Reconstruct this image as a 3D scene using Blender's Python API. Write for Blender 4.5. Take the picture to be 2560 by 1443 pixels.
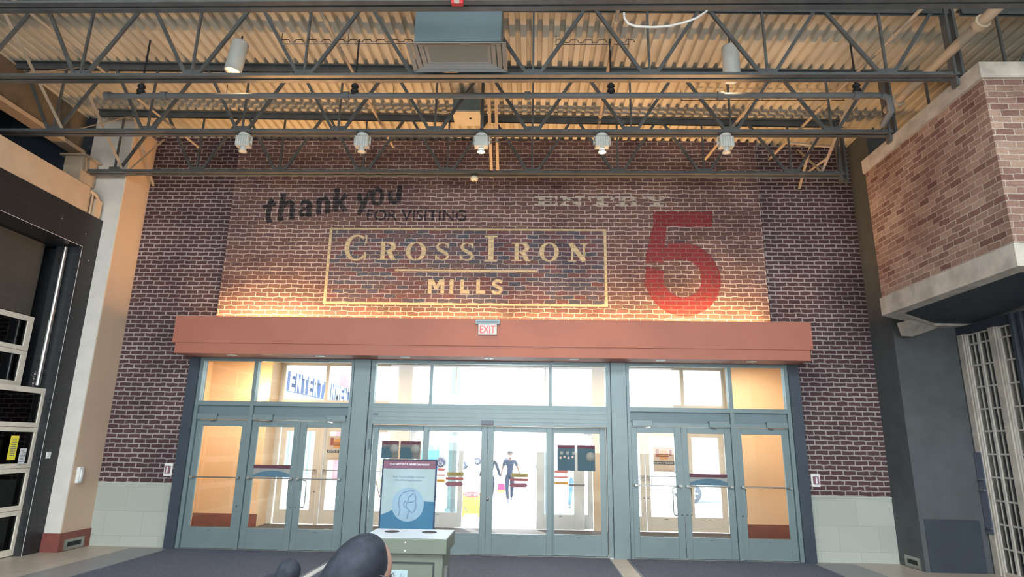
import bpy, bmesh, math, random
from mathutils import Vector, Matrix
random.seed(7)
for o in list(bpy.data.objects): bpy.data.objects.remove(o)
scene = bpy.context.scene
C = scene.collection
PI = math.pi

# ------------------------------------------------------------------ camera
cam_d = bpy.data.cameras.new('camera'); cam = bpy.data.objects.new('camera', cam_d); C.objects.link(cam)
cam_d.sensor_fit = 'HORIZONTAL'; cam_d.sensor_width = 36.0; cam_d.lens = 36.0 * 1537.5 / 2560
cam_d.clip_start = 0.05; cam_d.clip_end = 400
rt = Vector((0.99947389, 0.02788990, 0.01655600)); dn = Vector((0.00919343, 0.24590655, -0.96924994)); fw = Vector((-0.03110351, 0.96889221, 0.24552077))
cam.matrix_world = Matrix(((rt.x, -dn.x, -fw.x, 0), (rt.y, -dn.y, -fw.y, 0), (rt.z, -dn.z, -fw.z, 1.7), (0, 0, 0, 1)))
scene.camera = cam

# ------------------------------------------------------------------ world, sun, large lights, exposure
W = bpy.data.worlds.new('sky'); scene.world = W; W.use_nodes = True
nt = W.node_tree; bg = nt.nodes['Background']; bg.inputs[1].default_value = 5.0
tc = nt.nodes.new('ShaderNodeTexCoord'); sx = nt.nodes.new('ShaderNodeSeparateXYZ'); nt.links.new(tc.outputs['Generated'], sx.inputs[0])
rp = nt.nodes.new('ShaderNodeValToRGB'); nt.links.new(sx.outputs[2], rp.inputs[0]); nt.links.new(rp.outputs[0], bg.inputs[0])
rp.color_ramp.elements[0].position = 0.0; rp.color_ramp.elements[0].color = (0.95, 0.96, 1.0, 1)
rp.color_ramp.elements[1].position = 0.8; rp.color_ramp.elements[1].color = (0.62, 0.78, 1.0, 1)

def light(name, kind, loc, energy, color, rot=(0, 0, 0), **kw):
    l = bpy.data.lights.new(name, kind); l.energy = energy; l.color = color
    for k, v in kw.items(): setattr(l, k, v)
    o = bpy.data.objects.new(name, l); o.location = loc; o.rotation_euler = rot; C.objects.link(o); return o
light('sun', 'SUN', (0, 30, 20), 6.0, (1, .95, .86), (math.radians(-38), 0, math.radians(22)), angle=.02)
# unseen area lights added behind the viewer to fill the hall with cool light
light('hall_fill_light', 'AREA', (-3.0, -1.5, 6.8), 560, (.80, .91, 1.0), shape='RECTANGLE', size=5, size_y=5)
light('hall_fill_light', 'AREA', (3.4, -1.5, 6.8), 560, (.82, .92, 1.0), shape='RECTANGLE', size=5, size_y=5)
light('rear_fill_light', 'AREA', (0, -5.6, 3.4), 620, (.88, .94, 1.0), (math.radians(90), 0, 0), shape='RECTANGLE', size=12, size_y=4)  # added upright panel of fill light, not a fixture of the hall
# vestibule ceiling lamps
for x in (-5.6, -3.2, -.7, 1.6, 4.3):
    light('vestibule_light', 'AREA', (x, 11.9, 3.33), 30, (1, .82, .62), shape='DISK', size=.5)
scene.view_settings.view_transform = 'Standard'; scene.view_settings.look = 'None'
scene.view_settings.gamma = 1; scene.view_settings.use_curve_mapping = False
scene.view_settings.exposure = 1.0

# ------------------------------------------------------------------ materials
def newmat(name):
    m = bpy.data.materials.new(name); m.use_nodes = True
    nt = m.node_tree; return m, nt, nt.nodes['Principled BSDF']
def nd(nt, t, **kw):
    n = nt.nodes.new(t)
    for k, v in kw.items(): setattr(n, k, v)
    return n
def col4(c): return (c[0], c[1], c[2], 1)
def mixc(nt, fac, a, b, blend='MIX'):
    n = nd(nt, 'ShaderNodeMix', data_type='RGBA', blend_type=blend)
    for i, v in ((0, fac), (6, a), (7, b)):
        if isinstance(v, bpy.types.NodeSocket): nt.links.new(v, n.inputs[i])
        elif i == 0: n.inputs[0].default_value = v
        else: n.inputs[i].default_value = col4(v)
    return n.outputs[2]
def noise(nt, scale, detail=3, vec=None, rough=.5):
    n = nd(nt, 'ShaderNodeTexNoise'); n.inputs['Scale'].default_value = scale; n.inputs['Detail'].default_value = detail
    n.inputs['Roughness'].default_value = rough
    if vec is None: vec = nd(nt, 'ShaderNodeNewGeometry').outputs['Position']
    nt.links.new(vec, n.inputs['Vector']); return n
def ramp(nt, s, a, b, c0=(0, 0, 0), c1=(1, 1, 1)):
    r = nd(nt, 'ShaderNodeValToRGB'); nt.links.new(s, r.inputs[0])
    e = r.color_ramp.elements; e[0].position = a; e[1].position = b; e[0].color = col4(c0); e[1].color = col4(c1)
    return r.outputs[0]
def bump(nt, bs, h, st=.3, dist=.01):
    b = nd(nt, 'ShaderNodeBump'); b.inputs['Strength'].default_value = st; b.inputs['Distance'].default_value = dist
    nt.links.new(h, b.inputs['Height']); nt.links.new(b.outputs[0], bs.inputs['Normal'])
def pm(name, c, rough=.6, metal=0.0, var=.08, scale=4, bmp=0, emis=None, es=0, spec=.5):
    m, nt, bs = newmat(name)
    n = noise(nt, scale)
    lo = tuple(max(0, v * (1 - var)) for v in c); hi = tuple(min(1, v * (1 + var)) for v in c)
    nt.links.new(ramp(nt, n.outputs['Fac'], .3, .7, lo, hi), bs.inputs['Base Color'])
    bs.inputs['Roughness'].default_value = rough; bs.inputs['Metallic'].default_value = metal
    bs.inputs['Specular IOR Level'].default_value = spec
    if bmp: bump(nt, bs, noise(nt, 160, 4).outputs['Fac'], bmp, .004)
    if emis: bs.inputs['Emission Color'].default_value = col4(emis); bs.inputs['Emission Strength'].default_value = es
    return m
def brickfac(nt, axis, dist=.014, off=0.0, mortar=.008, bw=.205, rh=.0782):
    g = nd(nt, 'ShaderNodeNewGeometry'); s = nd(nt, 'ShaderNodeSeparateXYZ'); nt.links.new(g.outputs['Position'], s.inputs[0])
    cb = nd(nt, 'ShaderNodeCombineXYZ')
    if axis == 'xy':
        ad = nd(nt, 'ShaderNodeMath', operation='SUBTRACT'); nt.links.new(s.outputs[0], ad.inputs[0]); nt.links.new(s.outputs[1], ad.inputs[1])
        nt.links.new(ad.outputs[0], cb.inputs[0])
    else: nt.links.new(s.outputs['XYZ'.index(axis)], cb.inputs[0])
    nt.links.new(s.outputs[2], cb.inputs[1])
    n1 = noise(nt, 7, 3); sb = nd(nt, 'ShaderNodeVectorMath', operation='SUBTRACT'); nt.links.new(n1.outputs['Color'], sb.inputs[0]); sb.inputs[1].default_value = (.5, .5, .5)
    sc = nd(nt, 'ShaderNodeVectorMath', operation='SCALE'); nt.links.new(sb.outputs[0], sc.inputs[0]); sc.inputs['Scale'].default_value = dist * 3
    av = nd(nt, 'ShaderNodeVectorMath', operation='ADD'); nt.links.new(cb.outputs[0], av.inputs[0]); nt.links.new(sc.outputs[0], av.inputs[1])
    av2 = nd(nt, 'ShaderNodeVectorMath', operation='ADD'); nt.links.new(av.outputs[0], av2.inputs[0]); av2.inputs[1].default_value = (off + 50, 50, 0)
    b = nd(nt, 'ShaderNodeTexBrick'); nt.links.new(av2.outputs[0], b.inputs['Vector'])
    b.inputs['Scale'].default_value = 1; b.inputs['Brick Width'].default_value = bw; b.inputs['Row Height'].default_value = rh
    b.inputs['Mortar Size'].default_value = mortar; b.inputs['Mortar Smooth'].default_value = .35; b.inputs['Bias'].default_value = 0
    return b
def brickmat(name, axis, c1, c2, mortar, blotch=(.25, .22, .22), ba=.5, msize=.008, dist=.012, bm=.5, rh=.0782, bw=.205, off=0.0):
    m, nt, bs = newmat(name); b = brickfac(nt, axis, dist, off, msize, bw, rh)
    b.inputs['Color1'].default_value = col4(c1); b.inputs['Color2'].default_value = col4(c2); b.inputs['Mortar'].default_value = col4(mortar)
    f = ramp(nt, noise(nt, 1.3, 4).outputs['Fac'], .42, .68)
    mu = nd(nt, 'ShaderNodeMath', operation='MULTIPLY'); nt.links.new(f, mu.inputs[0]); mu.inputs[1].default_value = ba
    c = mixc(nt, mu.outputs[0], b.outputs['Color'], blotch, 'MULTIPLY')
    c = mixc(nt, ramp(nt, noise(nt, 40, 4).outputs['Fac'], .35, .75, (0, 0, 0), (.35, .35, .35)), c, tuple(v * .45 for v in c1))
    nt.links.new(c, bs.inputs['Base Color']); bs.inputs['Roughness'].default_value = .85; bs.inputs['Specular IOR Level'].default_value = .2
    inv = nd(nt, 'ShaderNodeMath', operation='SUBTRACT'); inv.inputs[0].default_value = 1; nt.links.new(b.outputs['Fac'], inv.inputs[1])
    bump(nt, bs, inv.outputs[0], bm, .006)
    return m
def paintmat(name, c, under, mortar, cover=.85, dist=.012):
    m, nt, bs = newmat(name); b = brickfac(nt, 'X', dist)
    b.inputs['Color1'].default_value = col4(c); b.inputs['Color2'].default_value = col4(tuple(v * .82 for v in c)); b.inputs['Mortar'].default_value = col4(mortar)
    wear = ramp(nt, noise(nt, 14, 5, rough=.7).outputs['Fac'], cover * .62, cover * .62 + .12)
    nt.links.new(mixc(nt, wear, b.outputs['Color'], under), bs.inputs['Base Color']); bs.inputs['Roughness'].default_value = .8; bs.inputs['Specular IOR Level'].default_value = .2
    return m
def glassmat(name, tint=(.93, .96, .95), refl=1.0, rough=0.0, base=.04):
    m, nt, bs = newmat(name); nt.nodes.remove(bs)
    tr = nd(nt, 'ShaderNodeBsdfTransparent'); tr.inputs[0].default_value = col4(tint)
    gl = nd(nt, 'ShaderNodeBsdfGlossy'); gl.inputs['Roughness'].default_value = rough + .01
    lw = nd(nt, 'ShaderNodeFresnel'); lw.inputs[0].default_value = 1.45
    mt = nd(nt, 'ShaderNodeMath', operation='MULTIPLY'); nt.links.new(lw.outputs[0], mt.inputs[0]); mt.inputs[1].default_value = refl
    mx = nd(nt, 'ShaderNodeMixShader'); nt.links.new(mt.outputs[0], mx.inputs[0]); nt.links.new(tr.outputs[0], mx.inputs[1]); nt.links.new(gl.outputs[0], mx.inputs[2])
    nt.links.new(mx.outputs[0], nt.nodes['Material Output'].inputs[0]); return m

M = {}
M['steel'] = pm('joist_paint', (.082, .09, .092), .27, var=.15, scale=6)
M['deck'] = pm('deck_paint', (.60, .55, .44), .6, var=.12, scale=1.5)
M['conduit'] = pm('conduit_paint', (.46, .37, .27), .55)
M['pipe'] = pm('sprinkler_pipe_paint', (.14, .15, .155), .5)
M['frame'] = pm('grey_green_aluminium', (.175, .235, .245), .42, .25, var=.04)
M['frame2'] = pm('recessed_grey_panel', (.14, .195, .215), .5, .2, var=.04)
M['tanframe'] = pm('tan_aluminium', (.66, .60, .54), .5, .1, var=.05)
M['greyframe'] = pm('grey_sliding_door_metal', (.60, .60, .62), .5, .1, var=.05)
M['black'] = pm('dark_blue_grey_jamb', (.035, .05, .07), .5, var=.1)
M['canopy'] = pm('terracotta_paint', (.37, .130, .085), .6, var=.05, scale=1.5)
M['cream'] = pm('cream_wall_paint', (.62, .47, .34), .8, var=.05, scale=1.2)
M['orange'] = pm('orange_cream_paint', (.76, .535, .35), .8, var=.05, scale=1.0)
M['greywall'] = pm('light_grey_paint', (.66, .63, .57), .8, var=.05)
M['darkwall'] = pm('dark_grey_stucco', (.075, .085, .09), .8, var=.12, bmp=.5)
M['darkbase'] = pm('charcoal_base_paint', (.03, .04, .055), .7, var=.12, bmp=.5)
M['brownwall'] = pm('brown_plaster', (.16, .125, .085), .85, var=.2)
M['beige'] = pm('beige_fascia_paint', (.56, .43, .30), .75, var=.07)
M['redbase'] = pm('red_brown_baseboard', (.21, .065, .05), .5, var=.15)
M['stonecap'] = pm('stone_band', (.42, .385, .33), .85, var=.22, scale=5, bmp=.2)
M['white'] = pm('white_paint', (.74, .75, .72), .5, var=.04)
M['cream_plastic'] = pm('cream_plastic', (.66, .60, .46), .45)
M['fixture'] = pm('pale_grey_fixture', (.50, .52, .49), .5)
M['bronze'] = pm('brown_tinted_panel', (.085, .075, .065), .3, var=.15)
M['chrome'] = pm('polished_metal', (.72, .74, .75), .18, 1.0, var=.03)
M['edge'] = pm('edge_sheen_paint', (.75, .75, .73), .4)  # non-metal pale colour holds the shine of a metal edge
M['bar'] = pm('brushed_steel', (.42, .42, .40), .35, .9)
M['softmetal'] = pm('silver_door_rail', (.80, .74, .62), .5, .1)
M['dark'] = pm('near_black', (.012, .014, .018), .6)
M['slate'] = pm('slate_plastic', (.10, .12, .16), .4)
M['red'] = pm('red_plastic', (.55, .03, .04), .4)
M['redtext'] = pm('red_sign_text', (.75, .06, .07), .5, emis=(1, .08, .08), es=.5)
M['signface'] = pm('pale_sign_face', (.55, .55, .53), .5, var=.15, scale=30)
M['glass'] = glassmat('clear_glass')
M['darkglass'] = glassmat('smoked_glass', (.14, .15, .16), .7)
M['louver'] = pm('grey_louver_paint', (.24, .245, .235), .5)
def tilemat(name, c, line, w, h, axis, rough, mort=.004, var=.05, spec=.5):
    m, nt, bs = newmat(name); b = brickfac(nt, axis, 0.0, 0.0, mort, w, h); b.offset = 0.0
    b.inputs['Color1'].default_value = col4(c); b.inputs['Color2'].default_value = col4(tuple(v * (1 - var) for v in c)); b.inputs['Mortar'].default_value = col4(line)
    cc = mixc(nt, ramp(nt, noise(nt, 3, 5).outputs['Fac'], .3, .7, (0, 0, 0), (.25, .25, .25)), b.outputs['Color'], tuple(v * .8 for v in c))
    nt.links.new(cc, bs.inputs['Base Color']); bs.inputs['Roughness'].default_value = rough; bs.inputs['Specular IOR Level'].default_value = spec; return m
M['tileblk'] = tilemat('black_stone_tile', (.022, .024, .027), (.06, .06, .058), .62, .42, 'Y', .45, .003)
M['stone'] = tilemat('pale_stone_block', (.43, .46, .41), (.30, .33, .29), .62, .38, 'X', .8, .004, .14, .2)
M['stone'].node_tree.nodes['Brick Texture'].offset = .5
def floormat(name, c, line, s, rough):
    m, nt, bs = newmat(name); g = nd(nt, 'ShaderNodeNewGeometry'); b = nd(nt, 'ShaderNodeTexBrick'); nt.links.new(g.outputs['Position'], b.inputs['Vector'])
    b.offset = 0; b.inputs['Scale'].default_value = 1; b.inputs['Brick Width'].default_value = s; b.inputs['Row Height'].default_value = s
    b.inputs['Mortar Size'].default_value = .004; b.inputs['Mortar'].default_value = col4(line); b.inputs['Color1'].default_value = col4(c); b.inputs['Color2'].default_value = col4(tuple(v * .88 for v in c))
    nt.links.new(mixc(nt, ramp(nt, noise(nt, 5, 6).outputs['Fac'], .35, .7, (0, 0, 0), (.4, .4, .4)), b.outputs['Color'], tuple(v * .7 for v in c)), bs.inputs['Base Color'])
    bs.inputs['Roughness'].default_value = rough; return m
M['tan_tile'] = floormat('tan_stone_tile', (.52, .45, .37), (.22, .19, .16), .6, .38)
M['grey_tile'] = floormat('grey_stone_tile', (.26, .26, .27), (.15, .15, .16), .6, .4)
M['mat'] = pm('ribbed_entrance_matting', (.115, .125, .16), .95, var=.25, scale=60, bmp=.6, spec=.1)
M['mat2'] = pm('vestibule_matting', (.11, .10, .10), .95, var=.25, scale=60, bmp=.6, spec=.1)
M['snow'] = pm('pale_concrete', (.70, .70, .70), .9, var=.08)
M['kerb'] = pm('kerb_stone', (.40, .36, .32), .9, var=.3, scale=8)
BR1, BR2, MOR = (.105, .056, .058), (.080, .048, .053), (.40, .34, .30)
M['brick'] = brickmat('dark_red_brick', 'X', BR1, BR2, (.40, .36, .34), (.55, .55, .6), .8, .012, .013)
M['mural'] = brickmat('warm_printed_brick', 'X', (.165, .094, .086), (.115, .074, .080), (.46, .40, .35), (.50, .48, .52), .8, .0085, .016)
M['muralblue'] = brickmat('blue_painted_brick', 'X', (.16, .074, .074), (.068, .084, .112), (.36, .33, .30), (.5, .55, .65), .75, .008, .016)
M['boxbrick'] = brickmat('brown_tumbled_brick', 'xy', (.185, .098, .080), (.40, .275, .205), (.50, .43, .37), (.60, .54, .54), .85, .006, .010)
M['boxbrick2'] = brickmat('brown_tumbled_brick_front', 'xy', (.19, .095, .075), (.38, .26, .20), (.56, .50, .43), (.7, .6, .55), .5, .0075, .012, off=.1)
M['gold'] = paintmat('worn_gold_paint', (.50, .41, .25), (.16, .09, .07), (.34, .28, .19), .98)
M['whitepaint'] = paintmat('worn_white_paint', (.42, .40, .34), (.15, .085, .075), (.36, .32, .28), .84)
M['blackpaint'] = paintmat('worn_black_paint', (.020, .021, .026), (.11, .055, .05), (.10, .085, .08), .92)
M['blackpaint2'] = paintmat('thin_black_paint', (.022, .021, .028), (.10, .055, .05), (.13, .10, .10), .90)
M['redpaint'] = paintmat('worn_red_paint', (.175, .026, .034), (.10, .048, .048), (.17, .09, .08), .84)

# ------------------------------------------------------------------ mesh helpers
class MB:
    def __init__(s): s.v = []; s.f = []; s.sm = []; s.k = 0
    def lift(s, y): s.k += 1; return y - .00012 * s.k
    def add(s, vs, fs, smooth=False):
        n = len(s.v); s.v += [tuple(v) for v in vs]; s.f += [tuple(i + n for i in f) for f in fs]; s.sm += [smooth] * len(fs); return s
    def box(s, x0, x1, y0, y1, z0, z1):
        x0, x1 = min(x0, x1), max(x0, x1); y0, y1 = min(y0, y1), max(y0, y1); z0, z1 = min(z0, z1), max(z0, z1)
        return s.add([(x0, y0, z0), (x1, y0, z0), (x1, y1, z0), (x0, y1, z0), (x0, y0, z1), (x1, y0, z1), (x1, y1, z1), (x0, y1, z1)],
                     [(0, 3, 2, 1), (4, 5, 6, 7), (0, 1, 5, 4), (1, 2, 6, 5), (2, 3, 7, 6), (3, 0, 4, 7)])
    def ring(s, x0, x1, z0, z1, y0, y1, l, r, b, t):        # rectangular frame facing y
        s.box(x0, x0 + l, y0, y1, z0, z1); s.box(x1 - r, x1, y0, y1, z0, z1)
        s.box(x0 + l, x1 - r, y0, y1, z0, z0 + b); s.box(x0 + l, x1 - r, y0, y1, z1 - t, z1); return s
    def ringx(s, y0, y1, z0, z1, x0, x1, l, r, b, t):       # rectangular frame facing x
        s.box(x0, x1, y0, y0 + l, z0, z1); s.box(x0, x1, y1 - r, y1, z0, z1)
        s.box(x0, x1, y0 + l, y1 - r, z0, z0 + b); s.box(x0, x1, y0 + l, y1 - r, z1 - t, z1); return s
    def prism(s, pts, z0, z1):                              # xy outline extruded along z
        n = len(pts); return s.add([(x, y, z0) for x, y in pts] + [(x, y, z1) for x, y in pts],
            [tuple(range(n))[::-1], tuple(range(n, 2 * n))] + [(i, (i + 1) % n, n + (i + 1) % n, n + i) for i in range(n)])
    def prismy(s, pts, y0, y1):                             # xz outline extruded along y
        n = len(pts); return s.add([(x, y0, z) for x, z in pts] + [(x, y1, z) for x, z in pts],
            [tuple(range(n)), tuple(range(n, 2 * n))[::-1]] + [(i, n + i, n + (i + 1) % n, (i + 1) % n) for i in range(n)])
    def prismx(s, pts, x0, x1):                             # yz outline extruded along x
        n = len(pts); return s.add([(x0, y, z) for y, z in pts] + [(x1, y, z) for y, z in pts],
            [tuple(range(n))[::-1], tuple(range(n, 2 * n))] + [(i, (i + 1) % n, n + (i + 1) % n, n + i) for i in range(n)])
    def tube(s, pts, r, n=10, cap=True):
        pts = [Vector(p) for p in pts]; m = len(pts); rs = r if isinstance(r, (list, tuple)) else [r] * m
        vs = []; prev = None
        for i, p in enumerate(pts):
            d = (pts[min(i + 1, m - 1)] - pts[max(i - 1, 0)]).normalized()
            if prev is None:
                up = Vector((0, 0, 1)) if abs(d.z) < .9 else Vector((1, 0, 0)); a = d.cross(up).normalized()
            else: a = (prev - d * prev.dot(d)).normalized()
            prev = a; b = d.cross(a)
            vs += [p + (a * math.cos(2 * PI * k / n) + b * math.sin(2 * PI * k / n)) * rs[i] for k in range(n)]
        fs = [(i * n + k, i * n + (k + 1) % n, (i + 1) * n + (k + 1) % n, (i + 1) * n + k) for i in range(m - 1) for k in range(n)]
        s.add(vs, fs, True)
        if cap: s.add(vs[:n], [tuple(range(n))[::-1]]); s.add(vs[-n:], [tuple(range(n))])
        return s
    def bar(s, p0, p1, w, h):                               # rectangular bar between two points
        p0 = Vector(p0); p1 = Vector(p1); d = (p1 - p0).normalized(); up = Vector((0, 1, 0)) if abs(d.y) < .9 else Vector((0, 0, 1))
        a = d.cross(up).normalized() * w / 2; b = d.cross(a).normalized() * h / 2
        vs = [p + q for p in (p0, p1) for q in (-a - b, a - b, a + b, -a + b)]
        return s.add(vs, [(0, 3, 2, 1), (4, 5, 6, 7), (0, 1, 5, 4), (1, 2, 6, 5), (2, 3, 7, 6), (3, 0, 4, 7)])
    def ell(s, c, r, n=16, m=10, rot=None):
        vs = []; c = Vector(c)
        for j in range(m + 1):
            t = PI * j / m
            for i in range(n):
                p = 2 * PI * i / n; q = Vector((r[0] * math.sin(t) * math.cos(p), r[1] * math.sin(t) * math.sin(p), r[2] * math.cos(t)))
                if rot: q = rot @ q
                vs.append(c + q)
        return s.add(vs, [(j * n + i, (j + 1) * n + i, (j + 1) * n + (i + 1) % n, j * n + (i + 1) % n) for j in range(m) for i in range(n)], True)
    def lathe(s, prof, c, n=20, axis='z', smooth=True):     # profile (r, h) round c
        vs = []
        for r, h in prof:
            for i in range(n):
                a = 2 * PI * i / n; u, v = r * math.cos(a), r * math.sin(a)
                vs.append((c[0] + u, c[1] + v, c[2] + h) if axis == 'z' else (c[0] + u, c[1] + h, c[2] + v) if axis == 'y' else (c[0] + h, c[1] + u, c[2] + v))
        m = len(prof)
        return s.add(vs, [(j * n + i, j * n + (i + 1) % n, (j + 1) * n + (i + 1) % n, (j + 1) * n + i) for j in range(m - 1) for i in range(n)], smooth)
    def stroke(s, pts, w, y, cap=.0):                       # flat brush stroke in the xz plane
        n = len(pts); ws = w if isinstance(w, (list, tuple)) else [w] * n; vs = []; y = s.lift(y)
        for i in range(n):
            a = pts[max(i - 1, 0)]; b = pts[min(i + 1, n - 1)]; dx, dz = b[0] - a[0], b[1] - a[1]; L = math.hypot(dx, dz) or 1; nx, nz = -dz / L, dx / L
            vs += [(pts[i][0] + nx * ws[i] / 2, y, pts[i][1] + nz * ws[i] / 2), (pts[i][0] - nx * ws[i] / 2, y, pts[i][1] - nz * ws[i] / 2)]
        return s.add(vs, [(2 * i, 2 * i + 1, 2 * i + 3, 2 * i + 2) for i in range(n - 1)])
    def rect(s, x0, x1, z0, z1, y):
        y = s.lift(y); return s.add([(x0, y, z0), (x1, y, z0), (x1, y, z1), (x0, y, z1)], [(0, 1, 2, 3)])
    def poly(s, pts, y):
        y = s.lift(y); return s.add([(x, y, z) for x, z in pts], [tuple(range(len(pts)))])
    def glyph(s, body, x0, x1, z0, z1, y, bold=0.0, shear=0):
        vs, fs = textgeo(body, bold, shear)
        xs = [v[0] for v in vs]; ys = [v[1] for v in vs]; ax, bx, ay, by = min(xs), max(xs), min(ys), max(ys)
        sxx = (x1 - x0) / (bx - ax) if x1 is not None else (z1 - z0) / (by - ay)
        return s.add([(x0 + (v[0] - ax) * sxx, y, z0 + (v[1] - ay) / (by - ay) * (z1 - z0)) for v in vs], fs)
    def build(s, name, mat, parent=None, loc=None):
        me = bpy.data.meshes.new(name)
        base = origin_of(parent) if parent else Vector(loc or (0, 0, 0))
        me.from_pydata([Vector(v) - base for v in s.v], [], s.f); me.validate(); me.update()
        if len(me.polygons) == len(s.sm): me.polygons.foreach_set('use_smooth', s.sm)
        o = bpy.data.objects.new(name, me); me.materials.append(mat if not isinstance(mat, str) else M[mat]); C.objects.link(o)
        if parent: o.parent = parent
        else: o.location = base
        return o
def origin_of(o):
    v = Vector(o.location)
    while o.parent: o = o.parent; v += o.location
    return v
_tc = {}
def textgeo(body, bold=0.0, shear=0):
    k = (body, bold, shear)
    if k not in _tc:
        cu = bpy.data.curves.new('t', 'FONT'); cu.body = body; cu.offset = bold; cu.shear = shear; cu.resolution_u = 3
        ob = bpy.data.objects.new('t', cu); C.objects.link(ob); dg = bpy.context.evaluated_depsgraph_get(); me = bpy.data.meshes.new_from_object(ob.evaluated_get(dg))
        _tc[k] = ([tuple(v.co) for v in me.vertices], [tuple(p.vertices) for p in me.polygons])
        bpy.data.objects.remove(ob); bpy.data.curves.remove(cu); bpy.data.meshes.remove(me)
    return _tc[k]
def bevel(o, w=.006, seg=2):
    md = o.modifiers.new('bevel', 'BEVEL'); md.width = w; md.segments = seg; md.limit_method = 'ANGLE'; return o
def tag(o, label, cat, group=None):
    o['label'] = label; o['category'] = cat
    if group: o['group'] = group
    return o
def empty(name, loc=(0, 0, 0)):
    o = bpy.data.objects.new(name, None); C.objects.link(o); o.location = loc; return o
def thing(name, label, cat, loc=(0, 0, 0), group=None): return tag(empty(name, loc), label, cat, group)
def struct(o, label=None, cat=None):
    o['kind'] = 'structure'
    if label: o['label'] = label
    if cat: o['category'] = cat
    return o
def dup(root, loc, label, group=None):
    r = root.copy(); C.objects.link(r); r.location = loc; r['label'] = label
    for ch in list(root.children):
        c = ch.copy(); C.objects.link(c); c.parent = r
        for g in ch.children:
            d = g.copy(); C.objects.link(d); d.parent = c
    if group: r['group'] = group
    return r

# ------------------------------------------------------------------ floors
struct(MB().box(-12, 9.5, -6, 13.7, -.3, 0).build('floor', 'tan_tile'), 'tan stone tile floor of the hall', 'floor')
for i, (x0, x1) in enumerate(((-6.33, -5.72), (4.38, 5.0))):
    struct(MB().box(x0, x1, .5, 10.33, .0, .003).build('trim_%d' % (i + 1), 'grey_tile'), ['grey tile border strip left of the mats', 'grey tile border strip right of the mats'][i], 'floor border')
mats = [(-5.7, -2.9, 'grey entrance matting in front of the left double door'), (-2.80, 1.26, 'grey entrance matting in front of the sliding doors'), (1.52, 4.36, 'grey entrance matting in front of the right double door')]
for x0, x1, lb in mats:
    t = thing('floor_mat', lb, 'mat', ((x0 + x1) / 2, 8.3, 0))
    MB().box(x0 + .02, x1 - .02, .6, 10.31, .0, .010).build('carpet', 'mat', t)
    e = MB().box(x0, x0 + .02, .6, 10.33, 0, .011); e.box(x1 - .02, x1, .6, 10.33, 0, .011); e.build('edge_strip', 'slate', t)
struct(MB().box(-2.895, -2.805, .6, 10.33, 0, .006).build('trim_3', pm('floor_strip_sheen', (.72, .72, .72), .18)), 'bright narrow floor strip between the left and middle mats', 'floor strip')  # pale colour carries the door light reflected off this strip
struct(MB().box(-6.8, 5.4, 10.47, 13.5, .0, .006).build('floor_vestibule', 'mat2'), 'dark matting floor of the vestibule', 'floor')

# ------------------------------------------------------------------ shell walls
YW = 10.45
w = MB()
w.box(-7.25, -5.80, YW, YW + .3, 0, .985); w.build('wall_left_stone', 'stone')
struct(bpy.data.objects['wall_left_stone'], 'pale stone block base left of the doors', 'wall'); bpy.data.objects['wall_left_stone'].name = 'wall_stone_left'
struct(MB().box(4.43, 5.80, YW, YW + .3, 0, .985).build('wall_stone_right', 'stone'), 'pale stone block base right of the doors', 'wall')
w = MB(); w.box(-7.25, -5.80, YW, YW + .3, .985, 7.4); w.box(4.43, 5.80, YW, YW + .3, .985, 7.4); w.box(-5.80, 4.43, YW, YW + .3, 3.06, 7.4)
struct(w.build('wall_front', 'brick'), 'dark red brick wall around the entrance doors', 'wall')
for i, (x0, x1, xs) in enumerate(((-7.22, -5.80, 'left'), (4.43, 5.78, 'right'))):
    struct(MB().box(x0, x1, YW - .012, YW, .955, .985).build('trim_%d' % (4 + i), 'stone'), 'thin stone cap course on the %s stone base' % xs, 'stone course')
# left side: pilaster, grey return wall, black portal
struct(MB().box(-7.6, -7.12, 9.8, YW + .3, 0, 7.17).build('wall_pilaster_left', 'cream'), 'cream pilaster beside the left brick wall', 'wall')
struct(MB().box(-7.84, -7.125, 9.785, 9.80, 0, 7.42).build('wall_return_left', 'greywall'), 'light grey wall return left of the cream pilaster', 'wall')
b = MB(); b.box(-7.118, -7.10, 9.785, 10.45, 0, .27); b.box(-7.38, -7.10, 9.765, 9.785, 0, .27)
struct(b.build('baseboard_left', 'redbase'), 'red brown baseboard round the foot of the cream pilaster', 'baseboard')
w = MB(); w.box(-7.8, -7.38, 9.42, 9.785, 0, 4.73); w.box(-7.8, -7.38, -2, 9.785, 4.73, 5.31); w.box(-7.8, -7.38, -6, 1.0, 0, 5.31)
struct(w.build('wall_left', 'tileblk'), 'black tiled portal framing the glass garage door', 'wall')
struct(MB().ringx(1.02, 9.425, -.02, 4.735, -7.376, -7.372, .006, .006, .0, .006).build('trim_6', 'edge'), 'thin metal edge round the black portal opening, painted bright for its shine', 'trim')
f = MB().prismx([(-2, 5.31), (9.38, 5.31), (9.38, 5.76), (-2, 5.76)], -7.8, -7.40)
struct(f.build('wall_fascia_left', 'beige'), 'beige fascia band above the black portal', 'wall')
t = thing('wall_conduit', 'beige conduits and junction box at the end of the fascia band', 'conduit', (-7.42, 9.45, 5.31))
MB().box(-7.52, -7.39, 9.55, 9.70, 5.312, 5.62).build('junction_box', 'beige', t)
for yy in (9.42, 9.50):
    MB().tube([(-7.43, yy, 5.315), (-7.43, yy, 5.66), (-7.45, yy, 5.70)], .018, 8).build('pipe', 'beige', t)
MB().tube([(-7.43, 9.40, 5.72), (-7.43, 9.56, 5.70), (-7.43, 9.66, 5.62)], .03, 8).build('elbow', 'beige', t)
struct(MB().box(-9.6, -9.4, -6, 9.8, 5.3, 7.6).build('wall_recess_left', 'darkbase'), 'dark recess above the left fascia', 'wall')  # charcoal colour stands in for the darkness of the open recess
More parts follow.
